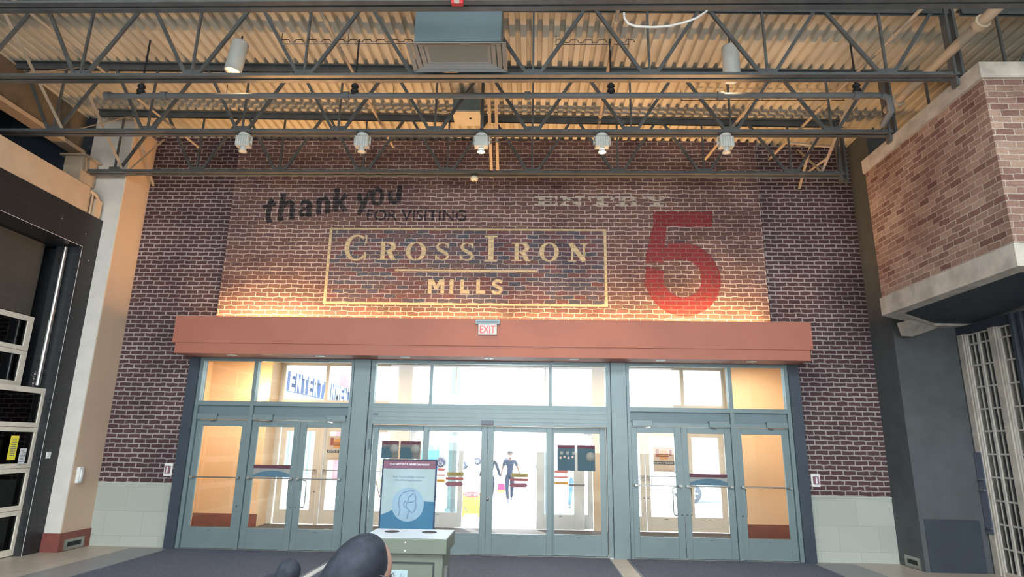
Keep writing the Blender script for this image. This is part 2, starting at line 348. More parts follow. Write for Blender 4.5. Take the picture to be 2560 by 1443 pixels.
struct(MB().box(-8.2, -8.02, -6, 9.78, 6.62, 7.4).build('wall_upper_left', 'brownwall'), 'brown upper wall strip under the roof on the left', 'wall')
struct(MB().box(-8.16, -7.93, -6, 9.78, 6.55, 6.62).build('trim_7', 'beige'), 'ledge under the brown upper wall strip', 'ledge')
struct(MB().box(-9.4, -7.8, -6, 9.78, 5.45, 5.6).build('trim_24', 'darkbase'), 'dark shelf behind the left fascia', 'ledge')  # coloured dark for the shade inside the recess
# right side
struct(MB().box(5.75, 9.5, 9.8, YW + .3, 0, 7.6).build('wall_right', 'darkwall'), 'dark grey wall between the brick and the gridded storefront', 'wall')
struct(MB().box(5.82, 6.62, 9.79, 9.8, 0, .73).build('baseboard_right', 'darkbase'), 'charcoal painted base on the dark wall', 'baseboard')
struct(MB().box(9.4, 9.6, -6, 9.8, 0, 7.6).build('wall_far_right', 'darkwall'), 'dark wall beyond the right storefront', 'wall')
struct(MB().box(-12, 9.6, -6.2, -6, 0, 7.6).build('wall_back', 'greywall'), 'wall behind the viewer', 'wall')

# ------------------------------------------------------------------ corrugated ceiling
def deckz(x): return 7.150 - .0155 * x
mb = MB(); pitch = .152; x = -9.6; prof = []
while x < 9.6:
    prof += [(x, 0), (x + .076, 0), (x + .088, .058), (x + .140, .058)]; x += pitch
vs = []; ys = [-6, 10.6]
for yy in ys: vs += [(px, yy, deckz(px) + pz) for px, pz in prof]
n = len(prof); mb.add(vs, [(i, n + i, n + i + 1, i + 1) for i in range(n - 1)])
mb.box(-9.6, 9.6, -6, 10.6, 7.42, 7.5)
struct(mb.build('ceiling', 'deck'), 'tan corrugated metal roof deck', 'ceiling')

# ------------------------------------------------------------------ steel joists
def joist(y, x0, x1, label, grp, z0=6.07, post=True):
    t = thing('roof_joist', label, 'joist', (round((x0 + x1) / 2), y, z0), grp)
    def top(xx): return deckz(xx) - .008
    m = MB()
    for s in (-1, 1):
        ya, yb = y + s * .018, y + s * .026; yc = y + s * .078
        m.add([(x0, ya, top(x0) - .10), (x1, ya, top(x1) - .10), (x1, yb, top(x1) - .10), (x0, yb, top(x0) - .10), (x0, ya, top(x0)), (x1, ya, top(x1)), (x1, yb, top(x1)), (x0, yb, top(x0))],
              [(0, 3, 2, 1), (4, 5, 6, 7), (0, 1, 5, 4), (1, 2, 6, 5), (2, 3, 7, 6), (3, 0, 4, 7)])
        m.add([(x0, yb, top(x0) - .01), (x1, yb, top(x1) - .01), (x1, yc, top(x1) - .01), (x0, yc, top(x0) - .01), (x0, yb, top(x0)), (x1, yb, top(x1)), (x1, yc, top(x1)), (x0, yc, top(x0))],
              [(0, 3, 2, 1), (4, 5, 6, 7), (0, 1, 5, 4), (1, 2, 6, 5), (2, 3, 7, 6), (3, 0, 4, 7)])
    m.build('top_chord', 'steel', t)
    m = MB()
    for s in (-1, 1):
        m.box(x0, x1, y + s * .018, y + s * .026, z0, z0 + .075); m.box(x0, x1, y + s * .026, y + s * .082, z0, z0 + .009)
    m.build('bottom_chord', 'steel', t)
    k = math.ceil((x0 - .2) / 1.43)
    while k * 1.43 < x1 - .1:
        xn = k * 1.43; zb = z0 + .05
        if xn > x0 + .1:
            for s in (-1, 1):
                xt = xn + s * .66
                if x0 < xt < x1: MB().bar((xn + s * .07, y, zb), (xt, y, top(xt) - .05), .042, .034).build('web_diagonal', 'steel', t)
            MB().bar((xn, y, zb), (xn, y, top(xn) - .05), .026, .03).build('web_vertical', 'steel', t)
            MB().box(xn - .10, xn + .10, y - .008, y + .008, z0 + .06, z0 + .13).build('gusset_plate', 'steel', t)
        k += 1
    if post:
        m = MB()
        for s in (-.045, .045): m.box(x1 - .03 + s, x1 + s, y - .05, y + .05, z0 - .12, top(x1) - .02)
        m.build('end_post', 'steel', t)
    return t
jy = [5.41, 6.716, 8.12, 9.515]
nm = ['nearest the viewer, at the top edge', 'second from the viewer, holding the air diffuser', 'third from the viewer, carrying the spotlights', 'closest to the brick wall']
for y, l in zip(jy, nm):
    joist(y, -7.60 if y > 9 else -7.95, 5.14, 'grey open web steel roof joist, ' + l, 'main roof joists')
for y, l in zip(jy[:3], ['nearest the top edge', 'above the near corner of the brick box', 'above the far end of the brick box']):
    joist(y, 5.30, 9.2, 'dark steel joist of the right side bay, ' + l, 'side bay joists', post=False)
t = thing('wall_bracket', 'tan boxed bracket at the far end of the left fascia recess', 'bracket', (-7.8, 9.6, 5.9))
MB().box(-7.96, -7.64, 9.40, 9.77, 5.9, 6.34).build('box', 'conduit', t); MB().box(-8.02, -7.58, 9.34, 9.78, 6.34, 6.37).build('top_plate', 'conduit', t)
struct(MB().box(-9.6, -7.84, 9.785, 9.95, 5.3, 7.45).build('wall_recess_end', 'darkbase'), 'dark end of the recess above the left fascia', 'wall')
# cross bridging between the joists
def bridging(x, label, first=0):
    t = thing('cross_bridging', label, 'bridging', (x, 8.8, 6.1), 'cross bridging rows'); zt = deckz(x) - .09
    for a, b_ in ((jy[1], jy[2]), (jy[2], jy[3]), (jy[3], 10.40))[first:]:
        MB().bar((x - .02, a + .03, zt), (x - .02, b_ - .03, 6.15 if b_ < 10.3 else 6.22), .045, .008).build('brace', 'conduit', t)
        MB().bar((x + .03, a + .03, 6.12), (x + .03, b_ - .03, zt), .045, .008).build('brace', 'conduit', t)
bridging(-6.98, 'tan crossed braces between the joists near the left wall')
bridging(4.80, 'tan crossed braces between the joists near the brick box', 1)

# conduits running with the deck flutes
def conduit(pts, r, label, mat='conduit', name='ceiling_conduit', cat='conduit', grp=None, clamps=()):
    t = thing(name, label, cat, pts[0], grp)
    MB().tube(pts, r, 10).build('pipe', mat, t)
    for c in clamps:
        a, bb = Vector(pts[0]), Vector(pts[-1]); d = (bb - a).normalized(); p = a + (bb - a) * c
        MB().tube([p - d * .04, p + d * .04], r * 1.45, 10).build('coupling', mat, t)
    return t
conduit([(-6.60, 5.0, 6.99), (-6.17, 10.25, 6.93)], .02, 'thin tan conduit along the left part of the ceiling', clamps=(.45, .8))
conduit([(-2.78, 4.6, 6.98), (-2.56, 10.25, 6.96)], .02, 'thin tan conduit left of the air diffuser', clamps=(.4, .75))
conduit([(1.0, 4.6, 6.98), (1.14, 10.25, 6.96)], .026, 'thin tan conduit right of the air diffuser', clamps=(.4, .8))
conduit([(4.86, 4.8, 6.93), (4.30, 10.40, 6.80)], .024, 'thin tan conduit near the right end of the joists', clamps=(.4, .7))
conduit([(5.05, 4.6, 6.40), (5.05, 8.02, 6.40)], .062, 'thick tan sprinkler main beside the brick box', name='sprinkler_pipe', cat='pipe', clamps=(.45, .93))
t = conduit([(-5.90, 7.4, 6.26), (4.60, 7.4, 6.26)], .040, 'long dark sprinkler pipe crossing the hall between two joists', 'pipe', 'sprinkler_pipe', 'pipe', clamps=(.005, .08, .32, .555, .80, .97))
MB().tube([(4.60, 7.4, 6.26), (4.72, 7.42, 6.24), (4.78, 7.5, 6.1), (4.82, 7.8, 6.05)], .045, 10).build('elbow', 'pipe', t)
for x in (-5.4, -2.43, 1.05, 4.3):
    MB().tube([(x, 7.4, 6.26), (x, 7.4, 6.36), (x, 7.4, 6.50), (x, 7.4, 7.14)], [.05, .035, .012, .012], 8).build('hanger', 'dark', t)
    MB().lathe([(0, .0), (.055, .02), (.05, .05), (.02, .06), (.055, .10), (.04, .13), (0, .14)], (x, 7.4, 6.30), 10).build('valve', 'dark', t)
for (a, bb, l) in (((-.68, 8.25, 7.05), (-.73, 10.26, 6.36), 'left of two tan braces dropping behind the middle spotlight'),
                   ((-.57, 8.25, 7.05), (-.62, 10.26, 6.40), 'right of two tan braces dropping behind the middle spotlight'),
                   ((3.55, 8.30, 7.03), (3.10, 10.26, 6.72), 'tan brace behind the rightmost spotlight')):
    tag(MB().bar(a, bb, .05, .012).build('roof_brace', 'conduit'), l, 'brace')
conduit([(4.35, 9.75, 6.80), (5.15, 9.75, 6.72), (5.12, 9.9, 6.60), (4.85, 10.3, 6.45)], .022, 'bent tan conduit at the right end of the brick wall')
tag(MB().bar((-.735, 8.05, 6.12), (-.735, 8.05, 7.12), .045, .045).build('strut', 'steel'), 'vertical grey strut above the middle spotlight', 'strut')
# hooked wires
for (y, xa, xb, z, l) in ((7.33, -3.5, -1.62, 7.05, 'hooked dark wire under the deck left of the air diffuser'), (7.33, .3, 1.3, 7.03, 'short hooked dark wire under the deck right of the air diffuser'), (8.62, -4.9, -2.2, 6.99, 'hooked dark wire above the left half of the sprinkler pipe'), (8.62, 2.3, 4.8, 6.96, 'hooked dark wire above the right half of the sprinkler pipe')):
    pts = []; x = xa
    while x < xb:
        pts += [(x, y, z), (x + .02, y, z + .04), (x + .11, y, z + .04), (x + .13, y, z)]; x += .19
    m = MB().tube(pts, .006, 5); m.tube([(xa, y, z - .03), (xb, y, z - .03)], .006, 5)
    for q in (xa + .01, (xa + xb) / 2, xb - .01): m.tube([(q, y, z - .04), (q, y, deckz(q) - .012)], .005, 5)
    tag(m.build('heating_wire', 'dark'), l, 'wire')
tag(MB().tube([(1.095, 6.45, 6.80), (1.10, 6.45, 6.72), (1.14, 6.45, 6.65), (1.235, 6.45, 6.61), (1.43, 6.45, 6.598), (1.62, 6.45, 6.61), (1.81, 6.45, 6.66), (1.96, 6.45, 6.72), (2.10, 6.5, 6.85), (2.2, 6.55, 7.05)], .014, 8).build('cable', 'white'), 'loose white cable hanging under the deck right of the diffuser', 'cable')

# ------------------------------------------------------------------ air diffuser and ducts
t = thing('air_diffuser', 'large grey supply air diffuser hanging in the middle of the ceiling', 'air vent', (-.9, 6.3, 6.2))
X0, X1, Y0, Y1, Z = -1.455, -.31, 6.05, 6.62, 6.10
MB().box(X0 + .09, X1 - .06, Y0 + .04, Y1 - .03, Z + .05, 6.86).build('duct_neck', 'frame2', t)
for k in range(4):
    d = .032 * k; e = MB()
    a, bb = d, d + .024; zt = Z + .05 - .0 * k
    ox0, ox1, oy0, oy1 = X0 + a * 2, X1 - a * 2, Y0 + a * 1.2, Y1 - a * 1.2; ix0, ix1, iy0, iy1 = ox0 + .05, ox1 - .05, oy0 + .032, oy1 - .032
    zo, zi = Z + .014 * k, Z + .012 + .014 * k
    vs = [(ox0, oy0, zo), (ox1, oy0, zo), (ox1, oy1, zo), (ox0, oy1, zo), (ix0, iy0, zi), (ix1, iy0, zi), (ix1, iy1, zi), (ix0, iy1, zi)]
    vs += [(p[0], p[1], p[2] + .008) for p in vs]
    q = [(0, 1, 5, 4), (1, 2, 6, 5), (2, 3, 7, 6), (3, 0, 4, 7)]
    e.add(vs, q + [tuple(i + 8 for i in f)[::-1] for f in q] + [(0, 8, 9, 1), (1, 9, 10, 2), (2, 10, 11, 3), (3, 11, 8, 0), (4, 5, 13, 12), (5, 6, 14, 13), (6, 7, 15, 14), (7, 4, 12, 15)])
    e.build('louver_ring', 'louver', t)
m, nt, bs = newmat('perforated_grille'); ck = nd(nt, 'ShaderNodeTexChecker'); ck.inputs['Scale'].default_value = 90
nt.links.new(nd(nt, 'ShaderNodeNewGeometry').outputs['Position'], ck.inputs[0]); ck.inputs[1].default_value = (.10, .11, .12, 1); ck.inputs[2].default_value = (.2, .21, .22, 1)
nt.links.new(ck.outputs[0], bs.inputs['Base Color'])
MB().box(X0 + .20, X1 - .20, Y0 + .12, Y1 - .12, Z + .06, Z + .07).build('grille', m, t)
MB().box(X0 + .09, X1 - .06, 4.4, Y0 + .04, 6.86, 7.08).build('duct_run', 'frame2', t)
tag(MB().box(-.22, .45, 5.55, 6.0, 6.93, 7.10).build('ceiling_duct', 'frame2'), 'short teal grey duct stub right of the diffuser', 'duct')
t = thing('ceiling_box', 'pale boxed unit hung under the deck left of the middle strut', 'electrical box', (-1.06, 8.75, 6.8))
bevel(MB().box(-1.27, -.84, 8.72, 9.12, 6.80, 7.08).build('case', 'frame2', t)); MB().box(-1.275, -.835, 8.70, 9.14, 6.775, 6.80).build('bottom_tray', 'cream_plastic', t)
MB().lathe([(0, 0), (.02, 0), (.02, .01)], (-1.0, 8.9, 6.765), 10).build('knob', 'dark', t)
MB().tube([(-1.28, 8.9, 6.9), (-1.45, 8.9, 6.86), (-1.6, 8.9, 6.9), (-1.62, 8.9, 7.1)], .012, 6).build('cable', 'conduit', t)
MB().box(-1.2, -.9, 8.88, 8.92, 7.08, 7.13).build('mount', 'steel', t)

# ------------------------------------------------------------------ can lights
def glowmat(name, c, s):
    return pm(name, c, .5, emis=c, es=s)
M['lampglow'] = glowmat('lamp_glow', (1, .62, .28), 6.0); M['lampwarm'] = glowmat('dim_reflector', (1, .72, .42), .6)
def canlight(x, y, z0, z1, label, tilt=0.0):
    t = thing('can_light', label, 'ceiling light', (x, y, z0), 'cylindrical can lights'); t.rotation_euler = (0, tilt, 0)
    r = .112
    MB().lathe([(0, z1 - z0), (r * .9, z1 - z0), (r, z1 - z0 - .02), (r, 0), (r * .9, 0), (r * .86, .03)], (x, y, z0), 28).build('housing', 'fixture', t)
    MB().lathe([(r * .90, .004), (r * .80, .08), (r * .55, .20), (0, .22)], (x, y, z0), 24).build('reflector', 'lampwarm', t)
    MB().lathe([(0, .10), (.03, .11), (.045, .15), (.03, .2)], (x, y, z0), 14).build('lamp', 'lampglow', t)
    MB().tube([(x, y, z1), (x, y, 7.13)], .012, 8).build('stem', 'dark', t)
    light('can_spot', 'SPOT', (x, y, z0 + .03), 9, (1, .68, .38), (0, 0, 0), spot_size=1.5, spot_blend=.5, shadow_soft_size=.06)
canlight(-4.10, 7.3, 6.57, 7.03, 'pale cylinder can light hanging on the left, glowing inside', .12)
canlight(2.64, 7.3, 6.43, 6.93, 'pale cylinder can light hanging on the right')
canlight(-1.08, 7.1, 6.41, 6.90, 'can light almost hidden behind the air diffuser, only its glowing rim showing')

# ------------------------------------------------------------------ spotlights on joist three
def spot(x, lit, label):
    y, z = 8.12, 6.062
    t = thing('spotlight', label, 'spotlight', (x, y, z), 'five track spotlights')
    MB().lathe([(0, .0), (.07, -.002), (.085, -.02), (.085, -.04), (0, -.045)], (x, y - .02, z + .004), 20).build('canopy_plate', 'fixture', t)
    m = MB()
    for s in (-1, 1): m.tube([(x + s * .02, y - .02, z - .035), (x + s * .112, y - .02, z - .04), (x + s * .118, y - .02, z - .08), (x + s * .118, y - .02, z - .17)], .008, 6)
    m.build('yoke', 'fixture', t)
    m = MB().box(x - .10, x + .10, y - .075, y + .035, z - .21, z - .05)
    for k in range(6): m.box(x - .096 + k * .035, x - .084 + k * .035, y - .092, y - .07, z - .205, z - .055)
    bevel(m.build('housing', 'fixture', t), .005)
    for s in (-1, 1): MB().lathe([(0, 0), (.02, 0), (.02, s * .02), (0, s * .02)], (x + s * .10, y - .02, z - .13), 10, 'x').build('knob', 'fixture', t)
    MB().lathe([(.038, 0), (.04, -.035), (.062, -.075), (.056, -.075), (.03, -.03)], (x, y - .02, z - .21), 18).build('lamp_shade', 'fixture', t)
    MB().lathe([(0, -.055), (.03, -.06), (.048, -.07), (.04, -.03), (0, -.02)], (x, y - .02, z - .21), 16).build('bulb', glowmat('spot_bulb', (1, .66, .34), 14.0) if lit else M['white'], t)
    if lit: light('spot_lamp', 'SPOT', (x, y - .02, z - .30), 90, (1, .66, .36), (math.radians(12), 0, 0), spot_size=1.2, spot_blend=.6, shadow_soft_size=.05)
for x, lit, l in ((-4.23, 0, 'leftmost unlit spotlight under the third joist'), (-2.48, 0, 'unlit spotlight second from the left under the third joist'), (-.74, 1, 'lit spotlight below the vertical strut'),
                  (1.0, 1, 'lit spotlight second from the right'), (2.765, 0, 'rightmost unlit spotlight under the third joist')): spot(x, lit, l)
t = thing('smoke_detector', 'round cream detector under the last joist', 'smoke detector', (-.97, 9.515, 5.98))
MB().lathe([(0, 0), (.03, 0), (.06, .02), (.068, .05), (.06, .075), (0, .08)], (-.97, 9.515, 5.96), 22).build('housing', 'cream_plastic', t)
MB().lathe([(0, 0), (.014, 0), (.014, .01)], (-.965, 9.505, 5.952), 10).build('lens', 'dark', t); MB().tube([(-.97, 9.515, 6.03), (-.97, 9.515, 6.12)], .02, 8).build('stem', 'steel', t)
t = thing('fire_alarm', 'red fire alarm horn on the nearest joist', 'alarm', (-.76, 5.30, 6.0))
bevel(MB().prismy([(-.83, 5.98), (-.71, 5.98), (-.70, 6.16), (-.84, 6.16)], 5.25, 5.31).build('housing', 'red', t), .008)
m = MB().box(-.805, -.735, 5.243, 5.25, 6.02, 6.05); m.box(-.795, -.745, 5.2, 5.25, 5.972, 6.00); m.build('strobe_lens', 'white', t)

# ------------------------------------------------------------------ mural
t = thing('wall_mural', 'printed brick mural panel with painted entrance lettering', 'mural', (-.7, 10.45, 3.66))
MB().box(-5.44, 4.03, 10.284, 10.448, 3.66, 7.12).build('panel', 'mural', t)
MB().rect(-3.55, 1.28, 4.03, 5.37, 10.2837).build('blue_field', 'muralblue', t)['label'] = 'worn blue painted field'
YT = 10.2830
m = MB(); m.rect(-3.60, 1.31, 5.360, 5.395, YT); m.rect(-3.60, 1.31, 4.0, 4.035, YT); m.rect(-3.60, -3.55, 4.035, 5.36, YT); m.rect(1.265, 1.31, 4.035, 5.36, YT)
m.build('painted_border', 'gold', t); MB().rect(-2.386, .096, 4.603, 4.636, YT).build('underline', 'gold', t)
def arc(cx, cz, rx, rz, a0, a1, n=18): return [(cx + rx * math.cos(math.radians(a0 + (a1 - a0) * i / n)), cz + rz * math.sin(math.radians(a0 + (a1 - a0) * i / n))) for i in range(n + 1)]
def serif(ch, x0, x1, z0, z1, y):
    m = MB(); W_, H_ = x1 - x0, z1 - z0
    P = lambda u, v: (x0 + u * W_, z0 + v * H_)
    R = lambda u0, u1, v0, v1: m.rect(x0 + u0 * W_, x0 + u1 * W_, z0 + v0 * H_, z0 + v1 * H_, y)
    S = lambda pts, ws: m.stroke([P(*p) for p in pts], ws, y)
    T = .24 * W_ if ch not in 'I' else .42 * W_; t_ = .07 * H_
    if ch == 'I': R(.29, .71, .0, 1); R(0, 1, 0, .07); R(0, 1, .93, 1)
    elif ch == 'R':
        R(.16, .38, 0, 1); R(0, .55, 0, .07); R(0, .38, .93, 1)
        a = arc(.48, .735, .33, .23, 90, -90); S([(.34, .965)] + a + [(.34, .505)], [t_] + [t_ + (T * 1.0 - t_) * max(0, math.cos(math.radians(90 - 180 * i / 18))) for i in range(19)] + [t_])
        S([(.48, .50), (.62, .42), (.72, .2), (.84, .04)], [T * .6, T * .9, T, T * .8]); R(.72, 1.0, 0, .07)
    elif ch in 'OC':
        a = arc(.5, .5, .39, .465, 0, 360, 40) if ch == 'O' else arc(.52, .5, .42, .465, 48, 318, 36)
        ws = []
        for i in range(len(a)):
            an = math.radians((360 * i / 40) if ch == 'O' else (48 + 270 * i / 36)); k = abs(math.cos(an)) ** 1.5
            if ch == 'C' and math.cos(an) > 0: k = k * .3
            ws.append(t_ + (T * (1.0 if ch == 'O' else .85) - t_) * k)
        S(a, ws)
        if ch == 'C': R(.86, .93, .66, .98); R(.86, .92, .02, .33)
    elif ch == 'S':
        pts = [(.85, .80), (.72, .92), (.48, .965), (.24, .9), (.14, .75), (.26, .6), (.5, .5), (.76, .39), (.87, .24), (.76, .09), (.5, .035), (.26, .08), (.12, .22)]
        S(pts, [t_, t_, t_, T * .6, T * .8, T * .9, T, T * .9, T * .8, T * .6, t_, t_, t_]); R(.82, .92, .68, .97); R(.04, .14, .02, .34)
    elif ch == 'N':
        R(.16, .24, 0, 1); R(.78, .86, 0, 1); S([(.14, .97), (.82, .03)], [T, T]); R(0, .4, 0, .07); R(0, .3, .93, 1); R(.62, 1, .93, 1)
    return m
for ch, x0, x1, z0, z1 in (('C', -3.307, -2.884, 4.785, 5.268), ('R', -2.715, -2.366, 4.80, 5.14), ('O', -2.21, -1.857, 4.796, 5.142), ('S', -1.70, -1.43, 4.796, 5.142), ('S', -1.268, -1.0, 4.796, 5.142),
                           ('I', -.827, -.597, 4.789, 5.268), ('R', -.35, -.014, 4.80, 5.14), ('O', .14, .475, 4.796, 5.146), ('N', .64, .98, 4.80, 5.138)):
    serif(ch, x0, x1, z0, z1, YT).build('letter', 'gold', t)
for ch, x0, x1, z0, z1 in (('M', -1.787, -1.503, 4.207, 4.46), ('I', -1.41, -1.345, 4.207, 4.46), ('L', -1.229, -1.067, 4.209, 4.46), ('L', -.95, -.791, 4.21, 4.46), ('S', -.685, -.487, 4.20, 4.465)):
    m = MB()
    if ch == 'M':
        m.rect(x0, x0 + .065, z0, z1, YT); m.rect(x1 - .065, x1, z0, z1, YT); xm_ = (x0 + x1) / 2
        m.poly([(x0 + .02, z1), (x0 + .09, z1), (xm_ + .03, z0 + .08), (xm_ - .03, z0 + .08)], YT); m.poly([(x1 - .09, z1), (x1 - .02, z1), (xm_ + .03, z0 + .08), (xm_ - .03, z0 + .08)], YT)
    elif ch == 'I': m.rect(x0, x1, z0, z1, YT)
    elif ch == 'L': m.rect(x0, x0 + .065, z0, z1, YT); m.rect(x0 + .065, x1, z0, z0 + .055, YT)
    else:
        q = lambda u, v: (x0 + u * (x1 - x0), z0 + v * (z1 - z0)); m.stroke([q(.9, .80), (q(.72, .90)), q(.48, .92), q(.22, .84), q(.16, .70), q(.30, .58), q(.55, .50), q(.80, .40), q(.84, .24), q(.70, .11), q(.46, .09), q(.22, .12), q(.06, .24)], [.05, .055, .055, .055, .055, .06, .06, .06, .055, .055, .055, .055, .05], YT)
    m.build('letter', 'gold', t)
MB().glyph('FOR VISITING', -2.956, -1.169, 5.538, 5.742, YT, .012).build('lettering', 'blackpaint2', t)
def brush(n_, strokes):
    m = MB()
    for i, (pts, w_) in enumerate(strokes): m.stroke(pts, w_, YT - .0006 * i)
    m.build('letter', 'blackpaint', t)
brush('t', [([(-4.717, 5.945), (-4.745, 5.70), (-4.741, 5.56), (-4.72, 5.51), (-4.66, 5.515)], [.085, .095, .095, .09, .05]), ([(-4.86, 5.775), (-4.75, 5.81), (-4.625, 5.835)], [.05, .075, .06])])
brush('h', [([(-4.506, 6.04), (-4.514, 5.828), (-4.525, 5.62), (-4.50, 5.515)], [.09, .10, .10, .09]), ([(-4.51, 5.74), (-4.45, 5.85), (-4.38, 5.89), (-4.32, 5.83), (-4.31, 5.70), (-4.306, 5.55)], [.05, .08, .09, .10, .10, .09])])
brush('a', [([(-4.18, 5.83), (-4.13, 5.89), (-4.06, 5.90), (-4.01, 5.84), (-4.005, 5.72), (-4.0, 5.60)], [.06, .08, .09, .10, .10, .09]), ([(-4.02, 5.78), (-4.10, 5.76), (-4.17, 5.70), (-4.14, 5.63), (-4.06, 5.64), (-4.01, 5.70)], [.05, .06, .08, .08, .07, .05])])
brush('n', [([(-3.848, 5.965), (-3.84, 5.80), (-3.829, 5.645)], [.09, .10, .09]), ([(-3.842, 5.82), (-3.80, 5.92), (-3.74, 5.96), (-3.69, 5.90), (-3.68, 5.78), (-3.672, 5.665)], [.05, .07, .09, .10, .10, .09])])
brush('k', [([(-3.535, 6.16), (-3.54, 5.938), (-3.53, 5.70)], [.09, .11, .10]), ([(-3.355, 6.045), (-3.43, 5.93), (-3.52, 5.85)], [.09, .08, .06]), ([(-3.48, 5.90), (-3.42, 5.80), (-3.345, 5.71)], [.07, .09, .09])])
brush('y', [([(-3.135, 6.06), (-3.10, 5.93), (-3.03, 5.865)], [.08, .09, .07]), ([(-2.92, 6.11), (-2.97, 5.97), (-3.04, 5.82), (-3.10, 5.64)], [.07, .09, .10, .08])])
brush('o', [(arc(-2.79, 5.99, .085, .145, 0, 360, 26), .075)])
brush('u', [([(-2.558, 6.10), (-2.56, 5.99), (-2.53, 5.90), (-2.47, 5.885), (-2.41, 5.97)], [.08, .09, .09, .08, .07]), ([(-2.385, 6.21), (-2.40, 6.03), (-2.405, 5.885)], [.09, .10, .09])])
def slab(ch, x0, x1, z0, z1):
    m = MB(); W_, H_ = x1 - x0, z1 - z0
    R = lambda u0, u1, v0, v1: m.rect(x0 + u0 * W_, x0 + u1 * W_, z0 + v0 * H_, z0 + v1 * H_, YT)
    Q = lambda *p: m.poly([(x0 + u * W_, z0 + v * H_) for u, v in p], YT)
    if ch == 'E': R(.18, .45, 0, .46); R(.18, .45, .54, 1); R(0, 1, 0, .17); R(0, 1, .83, 1); R(.45, .72, .36, .46); R(.45, .72, .54, .64); R(.9, 1, .17, .34); R(.9, 1, .66, .83); R(.66, .74, .28, .46); R(.66, .74, .54, .72)
    if ch == 'N': R(.12, .24, 0, .46); R(.12, .24, .54, 1); R(.76, .88, 0, .46); R(.76, .88, .54, 1); R(0, .4, 0, .15); R(0, .3, .85, 1); R(.62, 1, .85, 1); Q((.24, 1), (.56, .54), (.34, .54), (.2, .8)); Q((.5, .46), (.72, .46), (.88, 0), (.7, 0))
    if ch == 'T': R(.36, .64, 0, .46); R(.36, .64, .54, 1); R(.2, .8, 0, .16); R(0, 1, .82, 1); R(0, .1, .58, .82); R(.9, 1, .58, .82)
    if ch == 'R': R(.14, .38, 0, .46); R(.14, .38, .54, 1); R(0, .5, 0, .16); R(0, .75, .84, 1); R(.6, .85, .56, .92); R(.38, .7, .54, .62); Q((.5, .46), (.74, .46), (.9, .14), (.68, 0)); R(.7, 1, 0, .14)
    if ch == 'Y': R(.38, .62, 0, .46); R(.24, .76, 0, .16); R(0, .4, .84, 1); R(.6, 1, .84, 1); Q((.1, .9), (.34, .9), (.56, .54), (.38, .54)); Q((.44, .54), (.62, .54), (.9, .9), (.76, .9))
    m.build('letter', 'whitepaint', t)
for ch, x0, x1 in (('E', .043, .458), ('N', .50, .927), ('T', 1.0, 1.44), ('R', 1.484, 1.932), ('Y', 1.98, 2.447)): slab(ch, x0, x1, 5.838, 6.02)
m = MB(); m.poly([(2.142, 5.46), (3.155, 5.455), (3.187, 5.735), (2.142, 5.73)], YT)
m.poly([(2.13, 5.455), (2.37, 5.455), (2.33, 5.20), (2.30, 4.99), (2.30, 4.79), (1.975, 4.79), (2.02, 5.05), (2.08, 5.30)], YT - .0006)
m.stroke([(2.20, 4.84), (2.30, 4.93), (2.44, 5.00)] + arc(2.60, 4.51, .485, .50, 100, -200, 40) , [.05, .2, .30] + [.31] * 12 + [.33] * 20 + [.31] * 9, YT - .0012)
m.poly([(1.934, 4.49), (2.255, 4.49), (2.25, 4.38), (1.965, 4.33)], YT - .0018)
m.build('numeral', 'redpaint', t)

# ------------------------------------------------------------------ canopy
t = thing('door_canopy', 'terracotta canopy over the entrance doors', 'canopy', (-.7, 10.1, 3.05))
MB().box(-5.845, 4.465, 9.782, 9.82, 3.222, 3.665).build('fascia', 'canopy', t)
m = MB(); m.box(-5.845, -5.805, 9.82, 10.45, 3.222, 3.665); m.box(4.425, 4.465, 9.82, 10.45, 3.222, 3.665); m.box(-5.805, 4.425, 9.82, 10.45, 3.47, 3.50); m.build('side_and_top', 'canopy', t)
m = MB(); m.box(-5.80, 4.42, 9.80, 10.45, 3.052, 3.222); m.build('soffit_band', 'canopy', t)
# cove strip lamps on top of the canopy
for i in range(5):
    x = -5.4 + 9.3 * (i + .5) / 5
    s = thing('cove_lamp', ['leftmost warm strip lamp hidden behind the canopy top', 'warm strip lamp behind the canopy, left of centre', 'warm strip lamp behind the canopy, in the centre', 'warm strip lamp behind the canopy, right of centre', 'rightmost warm strip lamp hidden behind the canopy top'][i], 'lamp', (x, 10.08, 3.50), 'cove lamps on the canopy')
    MB().box(x - .8, x + .8, 10.03, 10.13, 3.502, 3.54).build('housing', 'fixture', s)
    light('cove_light', 'AREA', (x, 10.13, 3.60), [46, 23, 20, 24, 46][i], (1, .54, .20), (PI - .15, 0, 0), shape='RECTANGLE', size=1.8, size_y=.08)
for i, (x, y) in enumerate(((-4.93, 9.98), (-3.46, 9.98), (-2.05, 9.98), (-.676, 9.98), (.705, 9.98), (2.1, 9.98), (3.55, 9.98))):
    s = thing('downlight', 'recessed downlight in the canopy soffit, ' + ['at the left end', 'second from the left', 'third from the left', 'below the exit sign', 'third from the right', 'second from the right', 'at the right end'][i], 'downlight', (x, y, 3.05), 'canopy downlights')
    MB().lathe([(.062, .0), (.075, -.004), (.080, 0), (.080, .003)], (x, y, 3.05), 20).build('trim_ring', 'white', s)
    MB().lathe([(0, 0), (.03, -.0015), (.062, -.001)], (x, y, 3.051), 18).build('reflector', 'bar', s)
    MB().ell((x, y, 3.047), (.022, .022, .008), 10, 6).build('bulb', 'white', s)
t = thing('exit_sign', 'EXIT sign with red letters on the canopy fascia', 'exit sign', (-.69, 9.77, 3.40))
MB().box(-.89, -.50, 9.735, 9.781, 3.575, 3.645).build('mounting_bar', 'frame', t); MB().box(-.87, -.52, 9.725, 9.735, 3.60, 3.615).build('groove', 'slate', t)
bevel(MB().box(-.845, -.545, 9.745, 9.775, 3.40, 3.575).build('face_plate', 'signface', t), .004)
